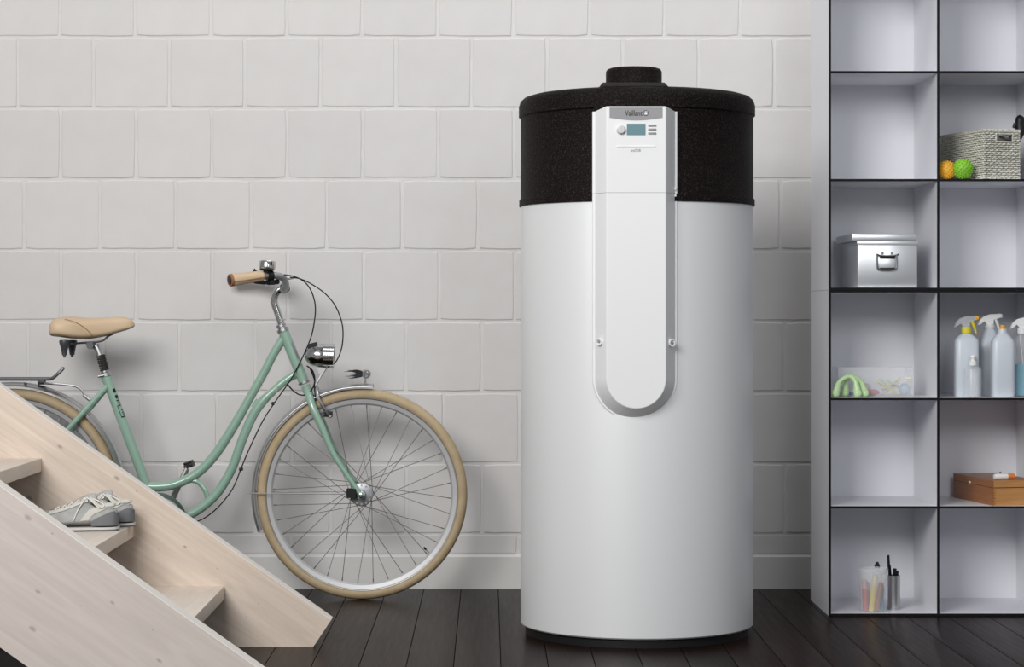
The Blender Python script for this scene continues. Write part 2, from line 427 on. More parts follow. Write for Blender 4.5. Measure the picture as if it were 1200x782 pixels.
hub.lathe(prof, axis=(0, 1, 0), seg=32)
for k in range(12):
    a = 2*PI*k/12; hub.lathe([(0.0032, 0), (0.0032, 0.002)], (0.031*math.cos(a), -0.0362, 0.031*math.sin(a)), (0, 1, 0), 8)
hub_me = mesh_from('hub', hub.v, hub.f, M_alloygrey)
def spoke_mesh(side, sgn):
    m = MB(); fr = 0.034; a = sgn*math.radians(72)
    p0 = Vector((fr*math.cos(a), side*0.031, fr*math.sin(a))); p1 = Vector((r_rim_i+0.002, 0, 0))
    m.tube([p0, p1], 0.0011, 5, smooth=False)
    d = (p1-p0).normalized(); m.tube([p1-d*0.014, p1], 0.0019, 5, smooth=False)
    return mesh_from('spoke', m.v, m.f, M_steel)
sp_me = [spoke_mesh(-1, 1), spoke_mesh(1, 1), spoke_mesh(-1, -1), spoke_mesh(1, -1)]
valve = MB(); valve.tube([(r_rim_i, 0, 0), (r_rim_i-0.016, 0, 0)], 0.0026, 8, smooth=False); valve_me = mesh_from('valve', valve.v, valve.f, M_alloy)
vc = MB(); vc.tube([(r_rim_i-0.014, 0, 0), (r_rim_i-0.025, 0, 0)], 0.0034, 8, smooth=False); vc_me = mesh_from('valve_cap', vc.v, vc.f, M_black)
def sub(name, me, parent, rot=0.0):
    o = bpy.data.objects.new(name, me); COL.objects.link(o); place(o, WORLD[parent.name], parent); o.rotation_euler = (0, rot, 0); return o
def wheel(c, nm, a0, valve_a):
    w_ = bpy.data.objects.new(nm, rim_me); COL.objects.link(w_); place(w_, c, bike)
    sub('tyre', tyre_me, w_); sub('sidewall_line', tl_me, w_); sub('hub', hub_me, w_)
    for k in range(36):
        sub('spoke', sp_me[k % 4], w_, a0+2*PI*k/36)
    sub('valve', valve_me, w_, valve_a); sub('valve_cap', vc_me, w_, valve_a)
    return w_
wheel(fc, 'front_wheel', 0.05, math.radians(41)); wheel(rc, 'rear_wheel', 0.02, math.radians(150))
# frame
fr = MB()
st_top = b(123.5, 440); bb = b(187, 611)
fr.tube([st_top, bb], 0.0163, 16, smooth=False)
up = [(331.5, 397), (320, 416), (309.6, 436.5), (291.6, 468.6), (271, 504.4), (250.7, 535), (230, 555.6), (206, 567.5), (188, 570.5), (174, 570.5)]
fr.tube([b(*p) for p in up], [0.0145]*4+[0.0160]*6, 14)
low = [(352, 436), (337, 444.5), (321.7, 457), (308, 470.5), (296, 488), (283, 518), (272.4, 548), (258.4, 573), (245, 588), (228, 600.5), (208, 608), (190, 611)]
fr.tube([b(*p) for p in low], [0.0135]*3+[0.0155]*9, 14)
fr.tube([b(*p) for p in [(222, 563), (232, 565), (239.5, 573.5), (243, 582), (244, 592)]], 0.0085, 10)
fr.tube([b(303, 469), b(297, 478)], 0.009, 10, smooth=False)
fr.lathe([(0.036, -0.0), (0.036, 0.0)], bb, (0, 1, 0), 3)
fr.lathe([(0.022, -0.036), (0.022, 0.036)], bb, (0, 1, 0), 20)
fr.tube([b(332.2, 388.5), b(355.8, 447)], 0.0178, 18, smooth=False)
for sgn in (-1, 1):
    p0 = b(126, 453); p0.y += sgn*0.010
    p1 = Vector((rc.x, DB+sgn*0.062, rc.z)); pm = p0.lerp(p1, 0.35); pm.y = DB+sgn*0.045
    fr.tube([p0, pm, p1], [0.0095, 0.009, 0.007], 10)
    q0 = bb.copy(); q0.y += sgn*0.025; qm = bb.lerp(rc, 0.3); qm.y = DB+sgn*0.042
    fr.tube([q0, qm, Vector((rc.x, DB+sgn*0.062, rc.z))], [0.011, 0.010, 0.008], 10)
    fr.lathe([(0.017, -0.003), (0.017, 0.003)], Vector((rc.x, DB+sgn*0.062, rc.z)), (0, 1, 0), 14)
frame = obj('frame', fr, M_mint, bike)
# cream lug pinstripes and black frame marks
pin = MB()
for (cx, cy, dx, dy) in ((303, 450, -12, 20), (320, 459, -14, 14)):
    d = Vector((dx, dy)).normalized(); n_ = Vector((-d.y, d.x)); pts = []
    for (u, v) in ((8, -4.8), (2, -4.9), (-3, -3.6), (-5.5, 0), (-3, 3.6), (2, 4.9), (8, 4.8)):
        q = Vector((cx, cy))+d*u+n_*v; off = math.sqrt(max(0, 1-(v/5.35)**2))*0.0151
        pts.append(b(q.x, q.y, -off-0.0005))
    pin.tube(pts, 0.0007, 5, 4)
obj('pinstripe', pin, M_cream, frame)
dec = MB()
ax = Vector((0.371, 1)).normalized(); nx = Vector((ax.y, -ax.x))
def seat_pt(t, v, lift=0.0006):     # t along tube (px from 440), v across (px)
    q = Vector((123.5, 440))+ax*t+nx*v; return b(q.x, q.y, -math.sqrt(max(0, 1-(v*S/0.0163)**2))*0.0163-lift)
def patch(t0, t1, v0, v1, n=5):
    rings = []
    for i in range(2):
        t = (t0, t1)[i]; rings.append([seat_pt(t, v0+(v1-v0)*j/n, 0.0004) for j in range(n+1)])
    dec.rings(rings, cap=False, close=False)
patch(18, 22.5, 2.2, 5.2); patch(26, 30, 2.2, 5.2)
for (t, v) in ((32, 3.2), (35, 3.4), (38, 3.0)): patch(t, t+1.2, v-1.4, v+1.8)
patch(38, 53, 0.4, 1.2, 1); patch(52, 53.3, 0.4, 5.2); patch(44, 45, 3.2, 5.3); patch(47, 48, 3.2, 5.3); patch(49.2, 50, 3.2, 5.3)
obj('seat_tube_marking', dec, M_black, frame)
dec = MB()
hax = (Vector((355.8, 447))-Vector((332.2, 388.5))).normalized(); hn = Vector((hax.y, -hax.x))
def head_pt(t, v):
    q = Vector((332.2, 388.5))+hax*t+hn*v; return b(q.x, q.y, -math.sqrt(max(0, 1-(v*S/0.0178)**2))*0.0178-0.0004)
dec.rings([[head_pt(16, v) for v in (3.2, 4.2, 5.2, 6.0)], [head_pt(36, v) for v in (3.2, 4.2, 5.2, 6.0)]], cap=False, close=False)
obj('head_badge', dec, M_alloygrey, frame)
# headset, fork
hs = MB(); hd = (b(355.8, 447)-b(332.2, 388.5)).normalized()
hs.lathe([(0.013, -0.026), (0.017, -0.024), (0.017, -0.017), (0.0145, -0.015), (0.0145, -0.011), (0.021, -0.009), (0.021, 0.0), (0.018, 0.002)], b(332.2, 388.5), hd, 22)
hs.lathe([(0.018, 0.0), (0.0205, 0.001), (0.0205, 0.007), (0.017, 0.0095)], b(355.8, 447), hd, 22)
islands('headset', hs, M_alloy, bike)
fk = MB()
fk.tube([b(358, 452), b(361.5, 461)], 0.016, 14, smooth=False)
for sgn in (-1, 1):
    pts = [(360, 456, 0.004), (364, 467, 0.030), (370, 482, 0.042), (379.5, 502.5, 0.046), (391, 529.3, 0.050), (406, 553, 0.053), (424.3, 579.5, 0.055)]
    pp = [Vector((b(x, y).x, DB+sgn*d, b(x, y).z)) for x, y, d in pts]
    fk.tube(pp, [0.012, 0.0135, 0.0135, 0.012, 0.010, 0.0085, 0.0075], 12)
    fk.lathe([(0.012, -0.002), (0.012, 0.002)], pp[-1], (0, 1, 0), 14)
fork = obj('fork', fk, M_mint, bike)
nuts = MB()
for c in (fc, rc):
    for sgn in (-1, 1):
        nuts.lathe([(0.0095, 0), (0.0095, 0.008), (0.005, 0.009), (0.005, 0.016)], Vector((c.x, DB+sgn*(0.058 if c is fc else 0.066), c.z)), (0, sgn, 0), 6)
islands('axle_nut', nuts, M_chrome, bike)
dy_ = MB(); dy_.box(b(407, 573.5, -0.05)-Vector((0, .012, 0)), b(417, 583, -0.05)+Vector((0, .012, 0)), 0.002)
obj('cable_connector', dy_, M_black, bike)
# fenders
def fender(c, R, a0, a1, nm, halfw=0.029):
    m = MB(); n = 60; rings = []
    prof = []
    for j in range(9):
        t = -1+2*j/8; prof.append((-0.012*t*t, halfw*t))
    for j in range(8, -1, -1):
        t = -1+2*j/8; prof.append((-0.012*t*t-0.0014, halfw*t*0.99))
    for i in range(n+1):
        a = a0+(a1-a0)*i/n; ca, sa = math.cos(a), math.sin(a)
        rings.append([c+Vector(((R+dr)*ca, dy, (R+dr)*sa)) for dr, dy in prof])
    m.rings(rings)
    for sg in (-1, 1):   # rolled edges
        m.tube([c+Vector(((R-0.012)*math.cos(a0+(a1-a0)*i/40), sg*halfw, (R-0.012)*math.sin(a0+(a1-a0)*i/40))) for i in range(41)], 0.0016, 6, smooth=False)
    return obj(nm, m, M_alloy, bike, ang=60)
fender(fc, 130.0*S, math.radians(84), math.radians(200), 'front_fender')
fender(rc, 131.5*S, math.radians(-2), math.radians(200), 'rear_fender')
stay = MB()
for sgn in (-1, 1):
    stay.tube([Vector((b(291.5, 577.5).x, DB+sgn*0.031, b(0, 577.5).z)), Vector((fc.x-0.012, DB+sgn*0.052, fc.z+0.004))], 0.0018, 6, smooth=False)
    stay.tube([Vector((b(148, 585).x, DB+sgn*0.031, b(0, 585).z)), Vector((rc.x, DB+sgn*0.06, rc.z))], 0.0018, 6, smooth=False)
    stay.tube([Vector((b(-60, 470).x, DB+sgn*0.05, b(0, 446).z)), Vector((rc.x, DB+sgn*0.068, rc.z))], 0.004, 8, smooth=False)
islands('fender_stay', stay, M_alloy, bike)
# caliper brake
cal = MB()
for sgn in (-1, 1):
    cal.tube([Vector((b(x, y).x, DB+sgn*d-0.012, b(x, y).z)) for x, y, d in ((371, 451, 0.006), (373, 462, 0.030), (379, 475, 0.036), (385, 486, 0.024))], [0.004, 0.0055, 0.005, 0.004], 8)
cal.lathe([(0.006, 0), (0.006, 0.006), (0.003, 0.01)], b(387, 488, -0.034), (0, -1, 0), 12)
cal.tube([b(381, 431, -0.01), b(371.5, 449, -0.02), b(374, 456, -0.02)], 0.003, 8)
obj('front_brake', cal, M_alloy, bike)
pads = MB(); pads.box(b(379, 489, -0.040), b(390, 482, -0.026), 0.001); islands('brake_pad', pads, M_black, bike)
# headlamp
lampax = Vector((1, 0, -0.03)).normalized()
lo = b(357, 416.5, -0.01)
hl = MB(); hl.lathe([(0.002, 0.0), (0.016, 0.003), (0.028, 0.013), (0.035, 0.028), (0.0385, 0.045), (0.0395, 0.062), (0.041, 0.064), (0.041, 0.097), (0.0385, 0.098), (0.037, 0.094)], lo, lampax, 32)
head = obj('headlamp', hl, M_chrome, bike)
ln = MB(); ln.lathe([(0.037, 0.0935), (0.02, 0.099), (0.002, 0.100)], lo, lampax, 24); obj('lamp_lens', ln, M_glass, head)
lc = MB(); p0 = b(361, 404, -0.01)
lc.prism([(p0.x, p0.z-0.014), (p0.x, p0.z+0.002), (p0.x+0.030, p0.z+0.009), (p0.x+0.030, p0.z-0.004)], DB-0.026, DB+0.006)
obj('lamp_switch', lc, M_black, head)
lb = MB()
for sgn in (-1, 1):
    lb.tube([b(383, 431, -0.01+sgn*0.012), b(377, 440, -0.01+sgn*0.012), b(370, 452, sgn*0.016-0.01)], 0.0028, 8)
lb.prism([(b(372, 0).x, b(0, 430).z), (b(384, 0).x, b(0, 429).z), (b(378, 0).x, b(0, 438).z), (b(374, 0).x, b(0, 438).z)], DB-0.018, DB-0.002)
obj('lamp_bracket', lb, M_alloy, head)
# fender ornament
orn = thing_part = None
om = MB(); oc = b(429.3, 438.3)
om.lathe([(0.004, -0.008), (0.013, -0.0075), (0.0155, -0.004), (0.0155, 0.004), (0.013, 0.0075), (0.004, 0.008)], oc, (0, 1, 0), 20)
om.lathe([(0.006, -0.011), (0.009, -0.008)], oc, (0, 1, 0), 12)
om.tube([b(428, 442), b(427.7, 452)], 0.004, 10, smooth=False)
orn = obj('fender_ornament', om, M_chrome, bike)
fl = MB()
for k, (y0, y1, L) in enumerate(((434.5, 434.2, 17), (436.4, 435.8, 21), (438.4, 438.4, 15), (440.4, 441.2, 20), (442, 442.8, 16))):
    fl.tube([b(424, y0*0.5+438.4*0.5), b(418, y0), b(412, y1+0.4*(-1)**k), b(424-L, y1)], [0.005, 0.0032, 0.0016, 0.0004], 8)
obj('flame_tail', fl, M_black, orn)
# seat post, saddle
sd = (b(114, 405)-b(123.5, 440)).normalized()
sp = MB(); sp.tube([b(124.5, 442), b(115.0, 410), b(112, 405)], 0.0125, 14, smooth=False)
sp.lathe([(0.013, 0), (0.0195, 0.001), (0.0195, 0.012), (0.015, 0.015)], b(124.3, 441.5), sd, 20)
sp.tube([b(122, 440, -0.018), b(115, 441.5, -0.02)], 0.0045, 8, smooth=False)
obj('seat_post', sp, M_alloy, bike)
bt = MB(); prof = [(0.013, 0)]
for k in range(7): prof += [(0.0155, 0.002+k*0.0075), (0.0155, 0.0055+k*0.0075), (0.0130, 0.0068+k*0.0075), (0.0130, 0.0085+k*0.0075)]
bt.lathe(prof, b(122.8, 434.5), sd, 18); obj('rubber_boot', bt, M_rubber, bike)
# saddle loft
tops = [(61.6, 384), (62.6, 378.5), (66, 373.8), (72, 371.6), (80, 370.8), (90, 371.2), (102, 372.9), (119, 372.9), (130, 371.8), (140, 371), (150, 372.2), (155, 375.5), (158, 380.3)]
bots = [390, 393.8, 394.5, 395, 396.2, 397.6, 398, 395.6, 392.5, 389.6, 386.5, 384.6, 382]
hws = [0.055, 0.085, 0.100, 0.106, 0.104, 0.096, 0.074, 0.048, 0.036, 0.030, 0.026, 0.020, 0.008]
def sec(i, a):
    (px, ty), by, hw = tops[i], bots[i], hws[i]
    zt = b(0, ty).z; zb = b(0, by).z; x = b(px, 0).x
    c, s = math.cos(a), math.sin(a); n = 0.62
    z_ = (abs(s)**n)*(1 if s > 0 else -1); y_ = (abs(c)**n)*(1 if c > 0 else -1)
    if s >= 0: z = zb+(zt-zb)*(0.35+0.65*z_)
    else: z = zb+(zt-zb)*(0.35+0.35*z_)
    return Vector((x, DB+hw*y_, z))
sm = MB(); sm.rings([[sec(i, 2*PI*j/28) for j in range(28)] for i in range(len(tops))])
sad = obj('saddle', sm, M_leather, bike, ang=80)
for mod_ in (sad,):
    md = mod_.modifiers.new('sub', 'SUBSURF'); md.levels = 1; md.render_levels = 2
seam = MB(); pts = []
def saddle_y(px, py):
    i = 0
    while i < len(tops)-2 and tops[i+1][0] < px: i += 1
    t = (px-tops[i][0])/(tops[i+1][0]-tops[i][0]); L = lambda A, B: A+(B-A)*t
    ty, by, hw = L(tops[i][1], tops[i+1][1]), L(bots[i], bots[i+1]), L(hws[i], hws[i+1])
    f = (by-py)/(by-ty); z_ = (f-0.35)/0.65 if f > 0.35 else (f-0.35)/0.35
    s = min(0.999, abs(z_)**(1/0.62)); return -hw*(math.sqrt(1-s*s)**0.62)
for (x, y) in ((68, 374.2), (79, 374.8), (90, 378.5), (99, 384), (105.5, 390), (109.5, 395)): pts.append(b(x, y, saddle_y(x, y)*0.985))
seam.tube(pts, 0.0011, 5, 5); obj('saddle_seam', seam, M_leatherdk, sad)
spr = MB()
for px_, dy0 in ((75.5, -0.045), (84.5, 0.045)):
    top_ = b(px_, 398.5, dy0)
    spr.lathe([(0.007, 0.0), (0.0165, -0.001), (0.0175, -0.008), (0.0145, -0.018), (0.0105, -0.034), (0.0085, -0.046), (0.0085, -0.050), (0.0045, -0.051), (0.0045, -0.057), (0.002, -0.058)], top_, (0, 0, 1), 20)
islands('saddle_spring', spr, M_darkmetal, sad)
rl = MB()
for dy0 in (-0.022, 0.022):
    rl.tube([b(73, 403, dy0*2), b(85, 403, dy0*1.6), b(97, 402, dy0), (b(112, 401, dy0)), b(121, 399, dy0), b(127, 394, dy0*0.6), b(133, 391, dy0*0.4)], 0.0035, 8)
rl.box(b(101, 401, -0.026), b(112, 404, 0.026), 0.001)
rl.lathe([(0.011, -0.028), (0.011, 0.028)], b(107, 405.5), (0, 1, 0), 16)
obj('saddle_rail', rl, M_darkmetal, sad)
# rack
rk = MB()
for dy0 in (-0.055, 0.055):
    rk.tube([b(-75, 445, dy0), b(0, 444.5, dy0), b(50, 444.5, dy0), b(61, 443.5, dy0*0.9), b(68, 438, dy0*0.7), b(74, 432, dy0*0.6)], 0.0055, 8)
rk.tube([b(74, 432, -0.033), b(74, 432, 0.033)], 0.0055, 8, smooth=False)
for x in (-60, -30, 0, 30, 55): rk.tube([b(x, 444.5, -0.055), b(x, 444.5, 0.055)], 0.004, 8, smooth=False)
for dy0 in (-0.02, 0.0, 0.02): rk.tube([b(-70, 443, dy0), b(58, 443, dy0)], 0.003, 6, smooth=False)
rk.box(b(44, 451, -0.015), b(54, 445, 0.015), 0.001)
rack = obj('luggage_rack', rk, M_darkmetal, bike)
ra = MB()
for dy0 in (-0.03, 0.03): ra.tube([b(52, 449.5, dy0), b(70, 450.5, dy0), b(87, 452.5, dy0), b(95, 457, dy0), b(99, 463, dy0), b(106, 470, dy0*0.8)], 0.0034, 8)
ra.tube([b(98, 463, -0.03), b(105, 469, -0.028)], 0.006, 10, smooth=False)
islands('rack_strut', ra, M_alloy, bike)
# drivetrain
cg = MB(); cg.lathe([(0.086, -0.052), (0.097, -0.050), (0.097, -0.040), (0.086, -0.038)], bb, (0, 1, 0), 48, cap=False)
obj('chain_guard', cg, M_mintdk, bike)
cr = MB(); cr.lathe([(0.02, -0.048), (0.055, -0.047), (0.086, -0.046), (0.086, -0.043), (0.02, -0.042)], bb, (0, 1, 0), 40); obj('chainring', cr, M_alloygrey, bike)
ck = MB()
for sgn, (px, py) in ((1, (216, 551)), (-1, (158, 671))):
    e = b(px, py); e.y = DB+sgn*0.070; s0 = bb.copy(); s0.y = DB+sgn*0.060
    ck.tube([s0, e], [0.012, 0.009], 10, smooth=False)
    ck.lathe([(0.014, -0.008), (0.014, 0.008)], s0, (0, 1, 0), 16)
islands('crank', ck, M_alloy, bike)
for sgn, (px, py) in ((1, (216.5, 547.5)), (-1, (158, 672))):
    pd = MB(); e = b(px, py); y0, y1 = (DB+0.075, DB+0.15) if sgn > 0 else (DB-0.15, DB-0.075)
    R_ = Matrix.Translation(e) @ Matrix.Rotation(-0.35, 4, 'Y') @ Matrix.Translation(-e)
    pd.box((e.x-0.013, y0, e.z+0.004), (e.x+0.013, y1, e.z+0.012), 0.002, R_)
    pd.box((e.x-0.015, y0, e.z-0.010), (e.x-0.004, y1, e.z+0.004), 0.002, R_)
    pd.box((e.x+0.004, y0, e.z-0.010), (e.x+0.014, y1, e.z+0.004), 0.002, R_)
    pd.lathe([(0.006, 0), (0.006, 0.08)], Vector((e.x, y0, e.z)), (0, 1, 0), 10)
    obj('pedal', pd, M_black, bike)
chn = MB()
for z0, z1 in ((0.045, 0.03), (-0.05, -0.03)):
    chn.tube([bb+Vector((-0.02, -0.045, z0)), rc+Vector((0, -0.045, z1))], 0.004, 6, smooth=False)
islands('chain', chn, M_darkmetal, bike)
# stem and handlebar
sm_ = MB()
sm_.tube([b(331, 385), b(328.5, 376), b(324.5, 364), b(321.5, 355), b(322, 348), b(326, 341), b(333, 337.5)], [0.0125, 0.0125, 0.0125, 0.0125, 0.0125, 0.0135, 0.014], 16)
sm_.lathe([(0.018, -0.022), (0.018, 0.022)], b(334.5, 338), (0, 1, 0), 20)
sm_.tube([b(322, 352, 0), b(317.5, 356, -0.004)], 0.006, 8, smooth=False)
obj('stem', sm_, M_chrome, bike)
hb = MB()
def bar(sgn): return [b(334.5, 338), b(335, 337, sgn*0.05), b(334.5, 331, sgn*0.10), b(331, 325.5, sgn*0.135), b(322, 323, sgn*0.155), b(309, 323.3, sgn*0.175), b(290, 325.9, sgn*0.1998)]
hb.tube([p for p in reversed(bar(-1))]+bar(1)[1:], 0.0115, 14)
obj('handlebar', hb, M_alloygrey, bike)
for sgn in (-1, 1):
    e0 = bar(sgn)[-2]; e0 = b(308, 323.3, sgn*0.176); e1 = b(271, 328.5, sgn*0.225)
    g_ = MB(); d = e1-e0
    g_.tube([e0, e0.lerp(e1, 0.05), e0.lerp(e1, 0.5), e0.lerp(e1, 0.9), e1], [0.0150, 0.0175, 0.0185, 0.0210, 0.0195], 18, sub=5)
    for k in range(6):
        t = (k+0.5)/6
    grip = obj('handlebar_grip', g_, M_leather, bike)
    c_ = MB(); c_.tube([e1-d.normalized()*0.004, e1+d.normalized()*0.005], 0.0205, 18, smooth=False); obj('grip_collar', c_, M_leatherrust, grip)
    c_ = MB(); c_.tube([e1, e1+d.normalized()*0.007], 0.0135, 16, smooth=False); obj('end_cap', c_, M_black, grip)
    st_ = MB(); dn = d.normalized(); side = Vector((0, -1, 0)); side = (side-dn*side.dot(dn)).normalized(); upv = dn.cross(side); upv = upv if upv.z < 0 else -upv
    nn = (side*0.9+upv*0.42).normalized()
    st_.tube([e0.lerp(e1, t)+nn*(0.0165+0.0035*t) for t in (0.03, 0.3, 0.6, 0.95)], 0.0012, 5)
    for k in range(26):
        t = 0.03+0.93*k/25; c0 = e0.lerp(e1, t)+nn*(0.0175+0.0035*t); tt = nn.cross(dn).normalized()
        st_.tube([c0-tt*0.0028, c0+tt*0.0028], 0.0008, 4, smooth=False)
    obj('stitching', st_, M_leatherrust, grip)
    lv = MB()
    lv.tube([b(326, 330, sgn*0.135), b(318, 331.5, sgn*0.15), b(309, 331.5, sgn*0.172), b(298, 331.2, sgn*0.19)], [0.009, 0.0075, 0.006, 0.0035], 10)
    lv.lathe([(0.0165, -0.010), (0.0165, 0.010)], b(316, 323.3, sgn*0.163), (b(309, 323.3, sgn*0.175)-b(322, 323, sgn*0.155)), 18)
    lv.tube([b(317, 325, sgn*0.16), b(319, 333, sgn*0.158)], 0.010, 10, smooth=False)
    obj('brake_lever', lv, M_black, bike)
lvs = MB(); lvs.tube([b(312, 333, -0.168), b(312, 336.5, -0.168)], 0.003, 8, smooth=False); lvs.tube([b(328, 329, -0.13), b(345, 325.5, -0.11)], 0.0035, 8, smooth=False)
lvs.sphere(b(334, 326, -0.12), 0.007); islands('cable_adjuster', lvs, M_chrome, bike)
bl = MB(); bl.lathe([(0.026, 0), (0.0275, 0.002), (0.0275, 0.020), (0.025, 0.024), (0.012, 0.026), (0.0, 0.0262)], b(313, 314.5, -0.168), (0.05, 0, 1), 28)
bell = obj('bell_dome', bl, M_chrome, bike)
b2 = MB(); b2.lathe([(0.010, -0.022), (0.013, -0.006), (0.024, -0.004), (0.0245, 0.001)], b(313, 315.2, -0.168), (0.05, 0, 1), 22); b2.tube([b(301, 319, -0.178), b(297, 316.5, -0.18)], [0.004, 0.007], 10, smooth=False)
obj('bell_base', b2, M_black, bell)
cab = [
 [(333, 322), (346, 324.5), (357.4, 331), (365, 341.8), (369.3, 357), (369, 372.5), (365, 393.6), (357.4, 412.7), (346, 435.8), (337, 450.6), (324.3, 468.5), (310, 490), (300.7, 508), (289.6, 532), (282, 550.7), (273.5, 571.4), (262, 587.5), (248.2, 601.3), (232, 611), (205, 618)],
 [(340, 325), (352, 327), (365, 333), (380.4, 343.7), (392, 357), (399.6, 374.4), (402, 389.7), (400.6, 407), (395.8, 420.4), (391, 426.5), (384, 431)],
 [(337, 450.6), (343.5, 458), (351, 462.7), (358.8, 462.7), (365, 457.6), (369, 446.7), (366.5, 435), (359.5, 428.8)],
 [(363, 431), (368.5, 445), (368.4, 453), (370, 468)]]
for k, c in enumerate(cab):
    m = MB(); n = len(c); ys = []
    for i, (x, y) in enumerate(c):
        if k == 0: d = -0.12*max(0, 1-i/6)-0.022
        elif k == 1: d = -0.11*max(0, 1-i/7)-0.03
        else: d = -0.026
        ys.append(b(x, y, d))
    m.tube(ys, 0.0021 if k < 2 else 0.0026, 6, 5); obj('brake_cable', m, M_black, bike)
cc = MB(); cc.box(b(280, 552, -0.03), b(285, 548, -0.01), 0.001); cc.box(b(318, 475, -0.03), b(322, 471, -0.01), 0.001); islands('cable_clip', cc, M_black, bike)

# ------------------------------------------------------------------ water heater
DT = 6.585; RT = 0.344; XT = (746-VX)*DT/F
tank = thing('water_heater', (XT, DT, 0), 'tall cylindrical grey and black hot water heater standing on the dark floor', 'water heater')
TO = Vector((XT, DT, 0))
ZS = 1.268; ZB = 0.026
mb = MB(); mb.lathe([(RT-0.004, ZB), (RT, ZB+0.004), (RT, ZS)], TO, seg=160); obj('tank_body', mb, M_tank, tank)
mb = MB(); mb.lathe([(RT-0.014, 0.0), (RT-0.014, ZB+0.01)], TO, seg=96); obj('base_ring', mb, M_black, tank)
mb = MB(); ZC = 1.588
mb.lathe([(RT-0.01, ZS-0.006), (RT+0.0045, ZS-0.006), (RT+0.0045, ZS+0.012), (RT+0.0005, ZS+0.017), (RT, 1.524), (RT+0.0055, 1.528), (RT+0.0055, 1.556), (RT+0.001, 1.572), (RT-0.010, 1.582), (RT-0.03, ZC), (RT-0.1, ZC+0.006), (0.12, ZC+0.008)], TO, seg=160)
cap_ = obj('foam_cap', mb, M_foam, tank, ang=50)
FX = (745-VX)*6.5/F
mb = MB(); FO = Vector((FX, DT, 0)); rf = 0.083
mb.lathe([(rf+0.010, ZC-0.01), (rf+0.0045, ZC+0.020), (rf+0.0045, ZC+0.030), (rf, ZC+0.034), (rf, 1.662), (rf-0.004, 1.669), (rf-0.012, 1.672), (rf-0.018, 1.668), (rf-0.018, 1.58)], FO, seg=64)
obj('air_duct_collar', mb, M_foam, tank, ang=50)
# hump joining duct and panel
PX = (745.5-VX)*6.2/F
DPf = DT-RT-0.045      # front face plane of the panel
hwO, hwI = 0.1195, 0.0815
yb = DT-math.sqrt(RT**2-hwO**2)-0.006
zpt = 1.515
def hump_ring(y, hwi, hwo, zt, zb_, dyo):
    return [Vector((PX-hwo, y+dyo, zb_)), Vector((PX-hwo, y+dyo, zt-0.012)), Vector((PX-hwi, y, zt)), Vector((PX+hwi, y, zt)), Vector((PX+hwo, y+dyo, zt-0.012)), Vector((PX+hwo, y+dyo, zb_))]
mb = MB()
mb.rings([hump_ring(yb-0.008, 0.104, 0.1165, 1.522, 1.47, 0.004), hump_ring(yb-0.006, 0.102, 0.115, 1.545, 1.47, 0.006), hump_ring(yb+0.010, 0.094, 0.104, 1.588, 1.47, 0.008), hump_ring(yb+0.05, 0.088, 0.098, 1.602, 1.47, 0.01), hump_ring(DT, 0.080, 0.090, 1.602, 1.47, 0.0)])
obj('duct_hump', mb, M_foam, tank, ang=40)
# front panel (stadium-ended faceted cover)
def stad(hw, zb_c, ztop, y, n=28, dz=0.0, sag=0.0):
    pts = [Vector((PX-hw, y+sag, ztop)), ]
    for i in range(n+1):
        a = PI+PI*i/n; pts.append(Vector((PX+hw*math.cos(a), y, zb_c+hw*math.sin(a))))
    pts.append(Vector((PX+hw, y+sag, ztop)))
    return pts
zc_o = 0.643+hwO
zsplit = H-(225-VY)*6.17/F
def cover(z_top, rounded, zlow):
    m = MB()
    if rounded:
        zc = zc_o
        R = [stad(hwO, zc, z_top, yb+0.06), stad(hwO, zc, z_top, yb-0.004), stad(hwO-0.002, zc, z_top, yb-0.006), stad(hwO-0.0065, zc, z_top, yb-0.006), stad(hwO-0.0075, zc, z_top, yb-0.009), stad(hwI+0.002, zc, z_top, DPf+0.001), stad(hwI, zc, z_top, DPf)]
        m.rings(R)
    else:
        def rect(hw, y, zt): return [Vector((PX-hw, y, zt)), Vector((PX-hw, y, zlow)), Vector((PX+hw, y, zlow)), Vector((PX+hw, y, zt))]
        m.rings([rect(hwO, yb+0.06, z_top-0.010), rect(hwO, yb-0.004, z_top-0.010), rect(hwO-0.002, yb-0.006, z_top-0.010), rect(hwO-0.0065, yb-0.006, z_top-0.010), rect(hwO-0.0075, yb-0.009, z_top-0.0095), rect(hwI+0.002, DPf+0.001, z_top), rect(hwI, DPf, z_top)])
    return m
lowc = obj('lower_cover', cover(zsplit-0.001, True, 0), M_panel, tank, ang=20)
upc = obj('control_panel', cover(1.524, False, zsplit-0.0002), M_panel, tank, ang=20)
mb = MB(); mb.box((PX-hwI-0.02, yb-0.004, zsplit-0.004), (PX+hwI+0.02, yb+0.03, zsplit+0.004)); obj('joint_gap', mb, M_panel, tank)
def T(px, py): return (px-VX)*DPf/F, H-(py-VY)*DPf/F
